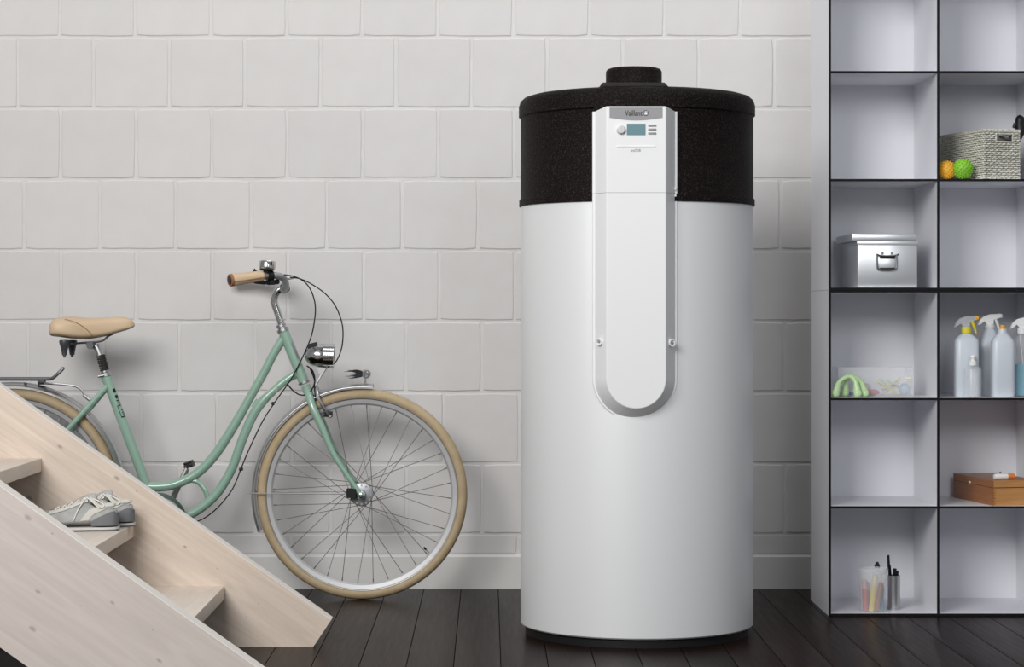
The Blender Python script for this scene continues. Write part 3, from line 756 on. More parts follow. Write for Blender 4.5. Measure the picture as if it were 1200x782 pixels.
# header strip with curved bottom edge
x0, zt = T(714.3, 126); x1, zb_ = T(776.3, 138)
poly = [(x0, zt), (x1, zt)]
for i in range(13):
    u = i/12; poly.append((x1+(x0-x1)*u, zb_-0.0075*math.sin(PI*u)))
mb = MB(); mb.prism(poly, DPf-0.0012, DPf+0.002); hdr = obj('header_strip', mb, M_header, upc, smooth=False)
def text_mb(s, cx, cz, width, y, height=None, depth=0.0004, shear=0.0):
    cu = bpy.data.curves.new('lettering', 'FONT'); cu.body = s; cu.size = 1; cu.extrude = 0.01; cu.align_x = 'CENTER'; cu.resolution_u = 3; cu.offset = 0.012
    cu.shear = shear
    o = bpy.data.objects.new('lettering', cu); COL.objects.link(o); bpy.context.view_layer.update()
    me = bpy.data.meshes.new_from_object(o.evaluated_get(bpy.context.evaluated_depsgraph_get()))
    vs = [v.co.copy() for v in me.vertices]; fs = [tuple(p.vertices) for p in me.polygons]
    bpy.data.objects.remove(o, do_unlink=True)
    xs = [v.x for v in vs]; ys = [v.y for v in vs]; sx = width/(max(xs)-min(xs)); sy = sx if height is None else height/(max(ys)-min(ys))
    mx = (max(xs)+min(xs))/2; my = (max(ys)+min(ys))/2
    m = MB(); m.add([Vector((cx+(v.x-mx)*sx, y-v.z*depth/0.01, cz+(v.y-my)*sy)) for v in vs], fs); return m
cx, cz = T(742.5, 132.6); obj('brand_lettering', text_mb('Vaillant', cx, cz, 20.5*DPf/F, DPf-0.0016, 6.6*DPf/F), M_dkprint, upc, smooth=False)
cx, cz = T(756.8, 132.6)
mb = MB(); mb.lathe([(0.0064, -0.0), (0.0078, -0.0006), (0.0078, 0.0006), (0.0064, 0.0)], Vector((cx, DPf-0.0016, cz)), (0, 1, 0), 24, cap=False)
em = obj('round_emblem', mb, M_dkprint, upc)
mb = MB()   # hare head with two ears inside the ring
mb.prism([(cx-0.004, cz-0.004), (cx+0.003, cz-0.0045), (cx+0.0045, cz-0.001), (cx+0.002, cz+0.001), (cx+0.0045, cz+0.0052), (cx+0.0028, cz+0.0055), (cx+0.0002, cz+0.0015), (cx+0.0005, cz+0.0056), (cx-0.0012, cz+0.0054), (cx-0.0018, cz+0.001), (cx-0.004, cz-0.001)], DPf-0.0020, DPf-0.0012)
obj('emblem_figure', mb, M_ltprint, upc, smooth=False)
x0, z1 = T(734.6, 145); x1, z0 = T(756.4, 158.5)
mb = MB(); mb.box((x0-0.001, DPf-0.0008, z0-0.001), (x1+0.001, DPf+0.002, z1+0.001)); obj('display_bezel', mb, M_ltprint, upc)
mb = MB(); mb.box((x0, DPf-0.0012, z0), (x1, DPf, z1)); obj('display', mb, M_lcd, upc)
cx, cz = T(727.6, 152.3)
mb = MB(); mb.lathe([(0.0135, 0), (0.0135, 0.001), (0.0115, 0.0015), (0.011, 0.010), (0.0095, 0.012), (0.0, 0.0125)], Vector((cx, DPf, cz)), (0, -1, 0), 28)
mb.box((cx-0.0012, DPf-0.0137, cz), (cx+0.0012, DPf-0.010, cz+0.009)); obj('rotary_knob', mb, mat('light_grey_knob', (0.62, 0.62, 0.63), 0.35), upc)
for yy in (147.2, 151.8, 156.4):
    x0, zz = T(759.5, yy); x1, _ = T(769, yy)
    mb = MB(); mb.box((x0, DPf-0.003, zz-0.0028), (x1, DPf+0.001, zz+0.0028), 0.0012); obj('button', mb, M_grey, upc)
x0, zz = T(722.5, 171.6); x1, _ = T(768.5, 171.6)
mb = MB(); mb.prism([(zz-0.0018, 0.0), (zz+0.0040, 0.0), (zz-0.0012, 0.0022)], x0, x1, Matrix(((0, 1, 0, 0), (0, 0, -1, DPf), (1, 0, 0, 0), (0, 0, 0, 1)))); obj('flap_ridge', mb, M_panel, upc, smooth=False)
cx, cz = T(745, 176.4); obj('model_lettering', text_mb('aroSTOR', cx, cz, 12*DPf/F, DPf-0.0004, 3.2*DPf/F), M_grey, upc, smooth=False)
for (px, py, r) in ((702.3, 400.5, 4.2), (787.2, 402, 4.6)):
    p = P(px, py, DPf+0.022); sg = -1 if px < 745 else 1
    mb = MB(); axn = Vector((sg*0.55, -0.85, 0)).normalized()
    mb.lathe([(r*DPf/F, -0.004), (r*DPf/F, 0.004), (r*DPf/F*0.7, 0.0042), (r*DPf/F*0.65, 0.001), (0, 0.001)], p, axn, 24)
    s_ = obj('fastener', mb, M_panel, lowc)
    mb = MB(); mb.lathe([(0.0045, 0.0), (0.0045, 0.0035), (0.003, 0.0045)], p, axn, 6); obj('screw_head', mb, M_grey, lowc)
for px, sg in ((699, -1), (791.5, 1)):
    for py in (221.5, 229):
        p = P(px, py, yb-0.008); mb = MB(); mb.box(p-Vector((0.0025, 0.004, 0.004)), p+Vector((0.0025, 0.002, 0.004)), 0.0008); obj('hinge_clip', mb, M_panel, tank)

# ------------------------------------------------------------------ shelving
DS = 6.93; SC = DS/F
def sx_(px): return (px-VX)*SC
def sz_(py): return H-(py-VY)*SC
DEP = 0.385; TP = 0.0075; DBk = DS+DEP
xsv = [sx_(972.5), sx_(1099.5), sx_(1226.5)]
def unit(nm, zs, label):
    t = thing(nm, ((xsv[0]+xsv[2])/2, DS+DEP/2, zs[0]), label, 'shelf unit', 'stacked shelving cubes')
    for i, x in enumerate(xsv):
        m = MB(); m.box((x-TP/2, DS+0.001, zs[0]), (x+TP/2, DBk, zs[-1])); obj('side_panel' if i in (0, 2) else 'divider', m, M_shelf, t, smooth=False)
        m = MB(); m.box((x-TP/2, DS, zs[0]), (x+TP/2, DS+0.001, zs[-1])); obj('edge_strip', m, M_shelfedge, t, smooth=False)
    for j, z in enumerate(zs):
        z0 = z if j == 0 else (z-TP if j == len(zs)-1 else z-TP/2)
        for k in range(2):
            m = MB(); m.box((xsv[k]+TP/2, DS+0.001, z0), (xsv[k+1]-TP/2, DBk-0.0045, z0+TP)); obj('shelf', m, M_shelf, t, smooth=False)
            m = MB(); m.box((xsv[k]+TP/2, DS, z0), (xsv[k+1]-TP/2, DS+0.001, z0+TP)); obj('edge_strip', m, M_shelfedge, t, smooth=False)
    for k in range(2):
        m = MB(); m.box((xsv[k]+TP/2, DBk-0.004, zs[0]), (xsv[k+1]-TP/2, DBk, zs[-1])); obj('back_panel', m, M_shelf, t, smooth=False)
    return t
zmid = sz_(340.3)
zl = [0.0, sz_(594.8), sz_(467.8), zmid]
zu = [zmid+0.0008, sz_(211.2), sz_(84.6), sz_(-42), sz_(-169)]
unit('shelf_unit', zl, 'lower white cube shelving unit with black edges standing on the floor')
unit('shelf_unit', zu, 'upper white cube shelving unit with black edges stacked on the lower one')
def lvl(z): return z+TP/2
Z_bot, Z_r5, Z_r4, Z_r3, Z_r2 = TP, lvl(zl[1]), lvl(zl[2]), zu[0]+TP, lvl(zu[1])
def at(px, D): return (px-VX)*D/F

# metal storage box
D0 = DS+0.02; xa, xb = at(1005, D0), at(1075, D0)
bx = thing('metal_storage_box', ((xa+xb)/2, D0+0.15, Z_r3), 'silver metal storage box with a flip handle on the middle shelf', 'storage box')
zt = H-(283-VY)*D0/F
m = MB(); m.box((xa, D0, Z_r3+0.0003), (xb, D0+0.31, zt), 0.004); obj('body', m, M_tin, bx)
m = MB(); m.box((xa-0.0015, D0-0.0015, zt-0.012), (xb+0.0015, D0+0.3115, zt+0.001), 0.0012); obj('rim_band', m, M_tin, bx)
m = MB(); Rr = Matrix.Translation((0, 0, 0)); m.box((xa-0.018, D0-0.004, zt+0.0012), (xb-0.004, D0+0.31, zt+0.0245), 0.003); obj('lid', m, M_tin, bx)
def X(px, py, D=D0): return Vector((at(px, D), D, H-(py-VY)*D/F))
m = MB(); m.box(X(1028.5, 317)-Vector((0, .001, 0)), X(1051.5, 302)+Vector((0, .002, 0)), 0.001); obj('label_holder', m, M_tin, bx)
m = MB(); m.tube([X(1028, 299, D0-.006), X(1028, 310, D0-.009), X(1031, 316, D0-.010), X(1048, 316, D0-.010), X(1051, 310, D0-.009), X(1051, 299, D0-.006)], 0.0022, 8)
obj('handle', m, M_darkmetal, bx)
m = MB(); m.tube([X(1027, 298, D0-.004), X(1033, 300, D0-.004), X(1047, 300, D0-.004), X(1053, 298, D0-.004)], 0.003, 8)
m.lathe([(0.004, 0), (0.004, 0.005)], X(1034, 297), (0, -1, 0), 10); m.lathe([(0.004, 0), (0.004, 0.005)], X(1045, 297), (0, -1, 0), 10); obj('handle_mount', m, M_chrome, bx)
m = MB(); m.box(X(1031, 303.5)-Vector((0, .0025, 0)), X(1049, 300.5), 0.0005); m.box(X(1031, 315.8)-Vector((0, .0022, 0)), X(1049, 313.8)); islands('handle_recess', m, M_black, bx)

# wicker basket, corner toward the viewer
DC = DS+0.012
cB = Vector((at(1153, DC), DC, Z_r2))
a1 = math.radians(150); a2 = math.radians(60)     # left face direction goes back-left, right face back-right
Ld, Rd = Vector((math.cos(math.radians(106.5)), math.sin(math.radians(106.5)), 0)), Vector((math.cos(math.radians(16.5)), math.sin(math.radians(16.5)), 0))
LL, LR, hB = 0.285, 0.126, 0.155
# the left face spans 52 px, the right one 45 px
bk = thing('wicker_basket', cB+(Ld*LL+Rd*LR)/2, 'pale grey wicker basket with a handle slot on the upper right shelf', 'basket')
corners = [cB, cB+Rd*LR, cB+Rd*LR+Ld*LL, cB+Ld*LL]
cen = sum(corners, Vector())/4
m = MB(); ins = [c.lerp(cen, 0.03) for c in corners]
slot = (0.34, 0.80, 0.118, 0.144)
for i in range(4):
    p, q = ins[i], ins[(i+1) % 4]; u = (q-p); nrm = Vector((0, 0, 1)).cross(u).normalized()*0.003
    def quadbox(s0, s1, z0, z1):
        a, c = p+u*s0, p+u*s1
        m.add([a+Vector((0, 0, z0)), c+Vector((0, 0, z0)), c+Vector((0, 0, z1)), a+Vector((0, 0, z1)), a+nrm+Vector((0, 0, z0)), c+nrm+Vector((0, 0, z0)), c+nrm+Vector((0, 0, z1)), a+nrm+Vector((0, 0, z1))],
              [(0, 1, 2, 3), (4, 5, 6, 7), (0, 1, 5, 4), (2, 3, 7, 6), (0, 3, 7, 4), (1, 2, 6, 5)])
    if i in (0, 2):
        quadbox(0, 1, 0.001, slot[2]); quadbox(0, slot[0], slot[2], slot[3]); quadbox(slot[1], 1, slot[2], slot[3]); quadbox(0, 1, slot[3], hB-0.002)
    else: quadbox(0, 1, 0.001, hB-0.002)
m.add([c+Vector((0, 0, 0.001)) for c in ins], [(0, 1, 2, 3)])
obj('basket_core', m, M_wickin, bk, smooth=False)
m = MB(); nrow = 23
for k in range(nrow):
    z = 0.004+k*(hB-0.008)/(nrow-1)
    for i in range(4):
        p, q = corners[i], corners[(i+1) % 4]; u = q-p; L = u.length; un = u.normalized(); nrm = un.cross(Vector((0, 0, 1))).normalized()
        segs = [(0.0, 1.0)]
        if i in (0, 2) and slot[2]-0.002 < z < slot[3]+0.002: segs = [(0.0, slot[0]), (slot[1], 1.0)]
        for s0, s1 in segs:
            n = max(2, int((s1-s0)*L/0.0030)); pts = []
            for j in range(n+1):
                s = s0+(s1-s0)*j/n; ph = PI*s*L/0.0085+PI*k
                pts.append(p+u*s+nrm*(0.0022*math.sin(ph))+Vector((0, 0, z+0.0006*math.sin(ph*1.3+i+k*2.1))))
            m.tube(pts, 0.0029, 5, smooth=False)
obj('woven_strands', m, M_wicker, bk, kind='stuff')
m = MB(); 
for i in range(4):
    p, q = corners[i], corners[(i+1) % 4]
    for dz in (0, 0.004): m.tube([p+Vector((0, 0, hB-0.004+dz)), q+Vector((0, 0, hB-0.004+dz))], 0.0034, 6, smooth=False)
p, q = corners[0], corners[1]; u = q-p
loop = [(slot[0], slot[2]), (slot[1], slot[2]), (slot[1], slot[3]), (slot[0], slot[3])]
m.tube([p+u*s+Vector((0, 0, z)) for s, z in loop+[loop[0]]], 0.0032, 6, smooth=False)
obj('rim', m, M_wicker, bk)

# black handled tool with a silver part behind the basket
D1 = DS+0.10
hdv = thing('hand_blender', (at(1180, D1), D1, Z_r2), 'black and silver handheld appliance standing in the wicker basket', 'appliance')
m = MB(); m.tube([X(1188, 172, D1), X(1192, 162, D1), X(1195.5, 153, D1), X(1195, 146, D1), X(1196, 140, D1), X(1198, 137, D1)], [0.012, 0.014, 0.016, 0.0145, 0.016, 0.010], 14)
m.tube([X(1190, 145, D1), X(1187.5, 150, D1)], [0.007, 0.004], 8, smooth=False)
obj('grip', m, M_black, hdv)
m = MB(); m.tube([Vector((at(1178, D1), D1, Z_r2+0.004)), X(1188, 171, D1)], [0.012, 0.012], 12, smooth=False); obj('shaft', m, M_black, hdv)
m = MB(); m.tube([X(1186, 160, D1-0.02), X(1180, 160, D1-0.03), X(1171, 158, D1-0.03)], [0.011, 0.013, 0.008], 12); obj('metal_head', m, M_tin, hdv)

def spiky_ball(px, r, D, mt, label):
    c = Vector((at(px, D), D, Z_r2+r*1.03))
    m = MB(); m.sphere(c, r*0.90, 24, 16)
    n = 120
    for i in range(n):
        zz = 1-2*(i+0.5)/n; ph = i*2.39996; rr = math.sqrt(1-zz*zz); d = Vector((rr*math.cos(ph), rr*math.sin(ph), zz))
        m.lathe([(r*0.10, -0.001), (r*0.065, r*0.09), (0.0001, r*0.12)], c+d*r*0.89, d, 5, cap=False)
    obj('massage_ball', m, mt, None, label, 'ball', 'knobbly massage balls in front of the basket')
spiky_ball(1109.5, 0.0305, DS+0.052, M_yball, 'orange-yellow knobbly massage ball beside the shelf divider')
spiky_ball(1128.5, 0.0330, DS+0.034, M_green, 'bright green knobbly massage ball in front of the wicker basket')

# four-legged massager
D2 = DS+0.05
c0 = X(996, 441.5, D2)
m = MB()
for (px, dd) in ((979, -0.018), (990, 0.03), (1005, -0.012), (1013.5, 0.012)):
    e = Vector((at(px, D2+dd), D2+dd, Z_r4+0.0135))
    mid = c0.lerp(e, 0.55)+Vector(((e.x-c0.x)*0.16, (e.y-c0.y)*0.1, 0.012))
    top = c0+Vector(((e.x-c0.x)*0.20, (e.y-c0.y)*0.2, -0.001))
    m.tube([c0+Vector((0, 0, -0.002)), top, mid, e.lerp(mid, 0.25), e+Vector((0, 0, -0.004))], [0.0075, 0.0072, 0.0070, 0.0118, 0.009], 12)
    m.sphere(e, 0.0132, 14, 10)
m.sphere(c0+Vector((0, 0, -0.001)), 0.0082, 14, 10, (1.3, 1.2, 0.9))
obj('leg_massager', m, M_lime, None, 'pale green four-legged massager in front of the clear box', 'massager')

# clear box with small things
D3 = DS+0.10; xa, xb = at(982, D3), at(1071, D3); zt = H-(431-VY)*D3/F
cbx = thing('clear_plastic_box', ((xa+xb)/2, D3+0.06, Z_r4), 'clear frosted plastic box holding coloured odds and ends on lower left shelf', 'box')
def openbox(m, x0, y0, z0, x1, y1, z1, t=0.0015):
    m.box((x0, y0, z0), (x1, y0+t, z1)); m.box((x0, y1-t, z0), (x1, y1, z1)); m.box((x0, y0+t, z0), (x0+t, y1-t, z1)); m.box((x1-t, y0+t, z0), (x1, y1-t, z1)); m.box((x0+t, y0+t, z0), (x1-t, y1-t, z0+t))
m = MB(); openbox(m, xa, D3, Z_r4+0.0003, xb, D3+0.13, zt); obj('box_walls', m, M_clear, cbx, smooth=False)
m = MB(); p = X(1064, 444, D3-0.0006); m.box(p-Vector((.010, 0.0002, .007)), p+Vector((.011, .0006, .006))); sk = obj('sticker', m, M_ltprint, cbx, smooth=False)
m = MB(); m.box(p-Vector((.008, 0.0008, .005)), p+Vector((.009, 0.0, -.0002))); obj('yellow_strip', m, M_yellow, cbx, smooth=False)
def small(nm, px, py, D, r, sc, mt, lab, cat):
    m = MB(); c = X(px, py, D); c.z = Z_r4+0.0022+r*sc[2]; m.sphere(c, r, 14, 10, sc); obj(nm, m, mt, None, lab, cat)
small('rubber_duckling_egg', 1023, 456, D3+0.03, 0.014, (1.5, 1, 0.72), M_red, 'red oval piece inside the clear box', 'trinket')
bpy.data.objects['rubber_duckling_egg'].name = 'oval_case'
small('pebble_case', 1014.5, 448, D3+0.07, 0.013, (1.3, 1, 1.5), M_pink, 'pale pink rounded piece inside the clear box', 'trinket')
small('ball_cap', 998, 458, D3+0.03, 0.007, (1.4, 1, 0.8), M_blue, 'small blue cap inside the clear box behind the massager', 'trinket')
small('rubber_lump', 1060, 455, D3+0.06, 0.016, (1.1, 1, 1.2), mat('pale_blue_plastic', (0.45, 0.58, 0.72), 0.4), 'pale blue piece at the right end inside the clear box', 'trinket')
sticks = [((1028, 448), (1052, 462)), ((1031, 445), (1050, 459)), ((1033, 452), (1054, 449)), ((1036, 461), (1055, 443)), ((1040, 446), (1056, 456)), ((1034, 457), (1053, 452))]
for i, (a_, c_) in enumerate(sticks):
    m = MB(); Dk = D3+0.012+0.012*i; m.tube([X(*a_, Dk), X(*c_, Dk)], 0.0026, 7, smooth=False)
    obj('plastic_clip', m, (M_yellow, M_lime, M_cream)[i % 3], None, ('slim %s plastic stick %s in the clear box' % (('yellow', 'green', 'cream')[i % 3], ('at the front of the heap', 'at the back of the heap')[i // 3])), 'clip', 'plastic sticks heaped in the clear box')

# ---- bottles
def rrect_ring(cx, cy, hx, hy, z, n=6, rad=0.5):
    pts = []
    r = min(hx, hy)*rad
    for (sx, sy, a0) in ((1, 1, 0), (-1, 1, 90), (-1, -1, 180), (1, -1, 270)):
        for j in range(n+1):
            a = math.radians(a0+90*j/n); pts.append(Vector((cx+sx*(hx-r)+r*math.cos(a), cy+sy*(hy-r)+r*math.sin(a), z)))
    return pts
def bottle_body(cx, cy, z0, z1, hx, hy, sh, neck, nz, rad=0.6):
    m = MB(); R = [rrect_ring(cx, cy, hx*0.93, hy*0.93, z0+0.0003, rad=rad), rrect_ring(cx, cy, hx, hy, z0+0.005, rad=rad), rrect_ring(cx, cy, hx, hy, z1, rad=rad)]
    for t in (0.25, 0.5, 0.75, 1.0):
        k = 1-(t**1.6); R.append(rrect_ring(cx, cy, neck+(hx-neck)*k, neck+(hy-neck)*k, z1+sh*t, rad=rad+(1-rad)*t))
    R.append(rrect_ring(cx, cy, neck, neck, z1+sh+nz, rad=1.0)); m.rings(R); return m
def zpx(py, D): return H-(py-VY)*D/F
def trigger(cx, cy, zc, s, mt_head, mt_trig, parent, mt_noz):
    """spray head: s in px->m scale; nozzle to the right"""
    m = MB(); pr = [(-14, 4), (-12, -2), (-7, -6.5), (0, -8.5), (11, -9), (12, -5), (9, -3.5), (4, -2), (3.5, 3), (-3, 4), (-7, -0.5), (-11, 3)]
    m.prism([(cx+x*s, zc-y*s) for x, y in pr], cy-0.007, cy+0.007); obj('spray_head', m, mt_head, parent, ang=50)
    m = MB(); m.tube([(cx+6*s, cy, zc+3.5*s), (cx+9*s, cy, zc-3*s), (cx+11.5*s, cy, zc-11*s)], [0.005, 0.0045, 0.003], 8, sq=1.3); obj('trigger', m, mt_trig, parent)
    m = MB(); m.lathe([(0.0075, 0), (0.0075, 0.010), (0.006, 0.012)], (cx+10*s, cy, zc+6.5*s), (1, 0, 0), 14); obj('nozzle', m, mt_noz, parent)
def spray_bottle(nm, px, hwpx, D, ysh, yneck, label, body, head, trig, collar, noz, grp='cleaning bottles on the lower right shelf', fluid=None, cap_h=7):
    s = D/F; cx = at(px, D); cy = D
    t = thing(nm, (cx, cy, Z_r4), label, 'bottle', grp)
    z1 = zpx(ysh, D); zn = zpx(yneck, D)
    m = bottle_body(cx, cy, Z_r4, z1, hwpx*s, hwpx*s*0.72, zn-z1, 0.012, 0.004); obj('bottle_body', m, body, t, ang=50)
    m = MB(); m.lathe([(0.0155, 0), (0.0155, cap_h*s), (0.0145, cap_h*s+0.001)], (cx, cy, zn), seg=20); obj('collar', m, collar, t)
    trigger(cx, cy, zn+(cap_h+4)*s, s, head, trig, t, noz)
    if fluid:
        zf = zpx(fluid, D); m = MB(); R = [rrect_ring(cx, cy, hwpx*s*0.94, hwpx*s*0.67, z, rad=0.6) for z in (Z_r4+0.004, zf)]; m.rings(R); obj('liquid', m, M_bluefluid, t)
        m = MB(); m.tube([(cx, cy, zn), (cx-2*s, cy, zpx(400, D)), (cx+5*s, cy, Z_r4+0.01)], 0.0018, 6); obj('dip_tube', m, M_white, t)
    return t
spray_bottle('spray_bottle', 1132.5, 13.8, DS+0.075, 400, 390.5, 'milky spray bottle with yellow collar and trigger', M_hdpe, M_clear2, M_yellow, M_yellow, M_orange)
spray_bottle('spray_bottle', 1160, 12.5, DS+0.16, 405, 384, 'milky spray bottle with plain white spray head, standing behind the orange-capped one', M_hdpe, M_white, M_white, M_white, M_white, cap_h=3)
spray_bottle('spray_bottle', 1198, 12, DS+0.11, 408, 391, 'clear spray bottle of blue cleaner with white trigger at the right frame edge', M_clear, M_white, M_white, M_white, M_white, fluid=427, cap_h=6)
D4 = DS+0.055; cx = at(1174.8, D4)
t = thing('squeeze_bottle', (cx, D4, Z_r4), 'milky squeeze bottle with small orange push-pull cap', 'bottle', 'cleaning bottles on the lower right shelf')
m = bottle_body(cx, D4, Z_r4, zpx(402, D4), 13*D4/F, 10*D4/F, zpx(390, D4)-zpx(402, D4), 0.0135, 0.012); obj('bottle_body', m, M_hdpe, t, ang=50)
m = MB(); m.lathe([(0.0095, 0), (0.010, 0.006), (0.0075, 0.008), (0.0075, 0.0115), (0.004, 0.013)], (cx, D4, zpx(390, D4)+0.012), seg=20); obj('cap', m, M_orange, t)
D5 = DS+0.022; cx = at(1140, D5)
t = thing('pump_bottle', (cx, D5, Z_r4), 'small clear pump spray bottle in front of the yellow-collared spray bottle', 'bottle', 'cleaning bottles on the lower right shelf')
m = MB(); m.lathe([(0.024, 0.0003), (0.0265, 0.003), (0.0265, 0.088), (0.022, 0.096), (0.012, 0.099), (0.011, 0.103)], (cx, D5, Z_r4), seg=28); obj('bottle_body', m, M_clear2, t)
m = MB(); m.lathe([(0.0125, 0.101), (0.0125, 0.114), (0.007, 0.116), (0.007, 0.124), (0.010, 0.125), (0.009, 0.132), (0.002, 0.133)], (cx, D5, Z_r4), seg=20); obj('pump', m, M_white, t)

# wooden box
D6 = DS+0.012
cC = Vector((at(1163.5, D6), D6, Z_r5)); hW = (592-562.5)*D6/F
aL, aR = math.radians(100), math.radians(10)
dL, dR = Vector((math.cos(aL), math.sin(aL), 0)), Vector((math.cos(aR), math.sin(aR), 0))
Lw, Rw = 0.325, 0.150
wb = thing('wooden_box', cC+(dL*Lw+dR*Rw)/2, 'hinged reddish wooden box with dovetailed corners on the lower right shelf', 'box')
def obox(m, z0, z1, ins=0.0):
    o = cC+(dL+dR)*ins; l = dL*(Lw-2*ins); r = dR*(Rw-2*ins)
    pts = [o, o+r, o+r+l, o+l]
    m.add([p+Vector((0, 0, z0)) for p in pts]+[p+Vector((0, 0, z1)) for p in pts], [(0, 1, 2, 3), (4, 5, 6, 7), (0, 1, 5, 4), (1, 2, 6, 5), (2, 3, 7, 6), (3, 0, 4, 7)])
m = MB(); obox(m, 0.0003, hW*0.70); obj('box_body', m, M_cigar, wb, smooth=False)
m = MB(); obox(m, hW*0.70, hW*0.72, 0.0012); obj('lid_gap', m, M_black, wb, smooth=False)
m = MB(); obox(m, hW*0.72, hW); obj('lid', m, M_cigar, wb, smooth=False)
nR = Vector((dR.y, -dR.x, 0)).normalized(); nL = Vector((-dL.y, dL.x, 0)).normalized()
if nR.y > 0: nR = -nR
if nL.y > 0: nL = -nL
for z0, z1 in ((0.0006, hW*0.69), (hW*0.73, hW-0.0003)):
    m = MB(); o = cC+dR*0.003
    pts = [o, cC+dR*Rw]; m.add([pts[0]+nR*0.0006+Vector((0, 0, z0)), pts[1]+nR*0.0006+Vector((0, 0, z0)), pts[1]+nR*0.0006+Vector((0, 0, z1)), pts[0]+nR*0.0006+Vector((0, 0, z1)), pts[0]+Vector((0, 0, z0)), pts[1]+Vector((0, 0, z0)), pts[1]+Vector((0, 0, z1)), pts[0]+Vector((0, 0, z1))], [(0, 1, 2, 3), (0, 1, 5, 4), (1, 2, 6, 5), (2, 3, 7, 6), (3, 0, 4, 7)])
    obj('side_board', m, M_cigar2, wb, smooth=False)
m = MB()
for k in range(6):
    z0 = 0.004+k*0.0086; o = cC+dR*0.0005
    m.add([o+nR*0.0012+Vector((0, 0, z0)), o+dR*0.008+nR*0.0012+Vector((0, 0, z0)), o+dR*0.008+nR*0.0012+Vector((0, 0, z0+0.0042)), o+nR*0.0012+Vector((0, 0, z0+0.0042)), o+Vector((0, 0, z0)), o+dR*0.008+Vector((0, 0, z0)), o+dR*0.008+Vector((0, 0, z0+0.0042)), o+Vector((0, 0, z0+0.0042))], [(0, 1, 2, 3), (0, 1, 5, 4), (1, 2, 6, 5), (2, 3, 7, 6), (3, 0, 4, 7)])
obj('dovetail', m, M_cigar, wb, smooth=False)
m = MB(); p = cC+dL*Lw*0.55+nL*0.002+Vector((0, 0, hW*0.74)); m.box(p-Vector((0.005, 0.002, 0.009)), p+Vector((0.005, 0.004, 0.006)), 0.0015); m.lathe([(0.003, 0), (0.003, 0.004)], p-Vector((0, 0.002, 0.004)), nL, 10); obj('latch', m, M_brass, wb)
# white tube with orange cap on the wooden box
zt = Z_r5+hW
base_ = cC+dL*0.055+dR*0.012+Vector((0, 0, hW))
tb = thing('cream_tube', base_, 'small white tube with orange cap lying on the wooden box', 'tube')
td = Vector((1, 0.25, 0)).normalized(); r0 = 0.0088
s0 = Vector((at(1165, D6+0.05), D6+0.05, zt+r0+0.0002))
m = MB(); m.tube([s0, s0+td*0.003, s0+td*0.045], [0.0075, r0, r0], 16, smooth=False); obj('tube_body', m, M_white, tb)
m = MB(); m.tube([s0+td*0.045, s0+td*0.068], r0*0.97, 16, smooth=False); obj('cap', m, mat('orange_cap', (0.75, 0.22, 0.05), 0.4), tb)
m = MB(); c = s0+td*0.025+Vector((0, 0.024, 0)); m.lathe([(0.009, -r0), (0.0105, -0.004), (0.0105, 0.004), (0.008, 0.008)], c, seg=18); q_ = obj('cream_pot', m, M_white, None, 'tiny round white pot standing behind the white tube', 'pot')
m = MB(); m.sphere(c+Vector((0.002, 0, 0.0095)), 0.004, 10, 8); obj('pot_knob', m, mat('maroon', (0.12, 0.03, 0.03), 0.4), q_)

# clear cup of markers + metal pen cup
D7 = DS+0.055; cx = at(1023, D7); r0 = 17.0*D7/F; hC = 0.136
m = MB(); m.lathe([(0, 0.0004), (r0*0.90, 0.0004), (r0, hC), (r0-0.0018, hC), (r0*0.90-0.0018, 0.002), (0, 0.002)], (cx, D7, Z_bot), seg=40, cap=False)
m.lathe([(r0+0.001, hC-0.016), (r0+0.0025, hC-0.012), (r0+0.0025, hC), (r0, hC+0.001)], (cx, D7, Z_bot), seg=40, cap=False)
obj('clear_cup', m, translucent('cup_plastic', (0.85, 0.87, 0.90), 0.2), None, 'frosted clear plastic cup filled with chunky markers on bottom shelf', 'cup')
def marker(dx, dyy, tx, ty, L, mt, lab, r=0.0078, capm=M_white):
    p = Vector((cx+dx, D7+dyy, Z_bot+0.0035)); e = Vector((cx+tx, D7+ty, Z_bot+L)); d = e-p
    t = thing('marker_pen', p, lab, 'marker', 'chunky markers in the clear cup')
    m = MB(); m.tube([p, p+d*0.70], r, 14, smooth=False); obj('barrel', m, mt, t)
    m = MB(); m.tube([p+d*0.70, p+d*0.97, e], [r*1.05, r*0.9, r*0.6], 14, smooth=False); obj('cap', m, capm, t)
capm_r = mat('pale_pink_cap', (0.62, 0.36, 0.36), 0.4)
marker(-0.024, -0.006, -0.027, 0.0, 0.100, M_red, 'red chunky marker at the left of the clear cup', 0.0088, capm_r)
marker(-0.009, -0.020, 0.004, -0.026, 0.118, M_yellowp, 'yellow chunky marker leaning in front in the clear cup', 0.0088, mat('pale_yellow_cap', (0.75, 0.66, 0.40), 0.4))
marker(0.008, -0.012, 0.024, -0.014, 0.092, M_brownp, 'brown-orange chunky marker leaning right in the clear cup', 0.0082, M_brownp)
marker(0.028, 0.002, 0.031, 0.010, 0.080, M_bluep, 'blue marker at the right of the clear cup', 0.0062, M_bluep)
marker(-0.010, 0.014, -0.016, 0.018, 0.090, M_red, 'darker red marker at the back of the clear cup', 0.0082, capm_r)
D8 = DS+0.10; cx8 = at(1047.5, D8); r8 = 7.2*D8/F; h8 = 0.108
t = thing('metal_pen_cup', (cx8, D8, Z_bot), 'narrow cylindrical metal pen cup beside the clear cup', 'pen cup')
m = MB(); m.lathe([(0, 0.0004), (r8, 0.0004), (r8, h8), (r8-0.001, h8), (r8-0.001, 0.002), (0, 0.002)], (cx8, D8, Z_bot), seg=28, cap=False)
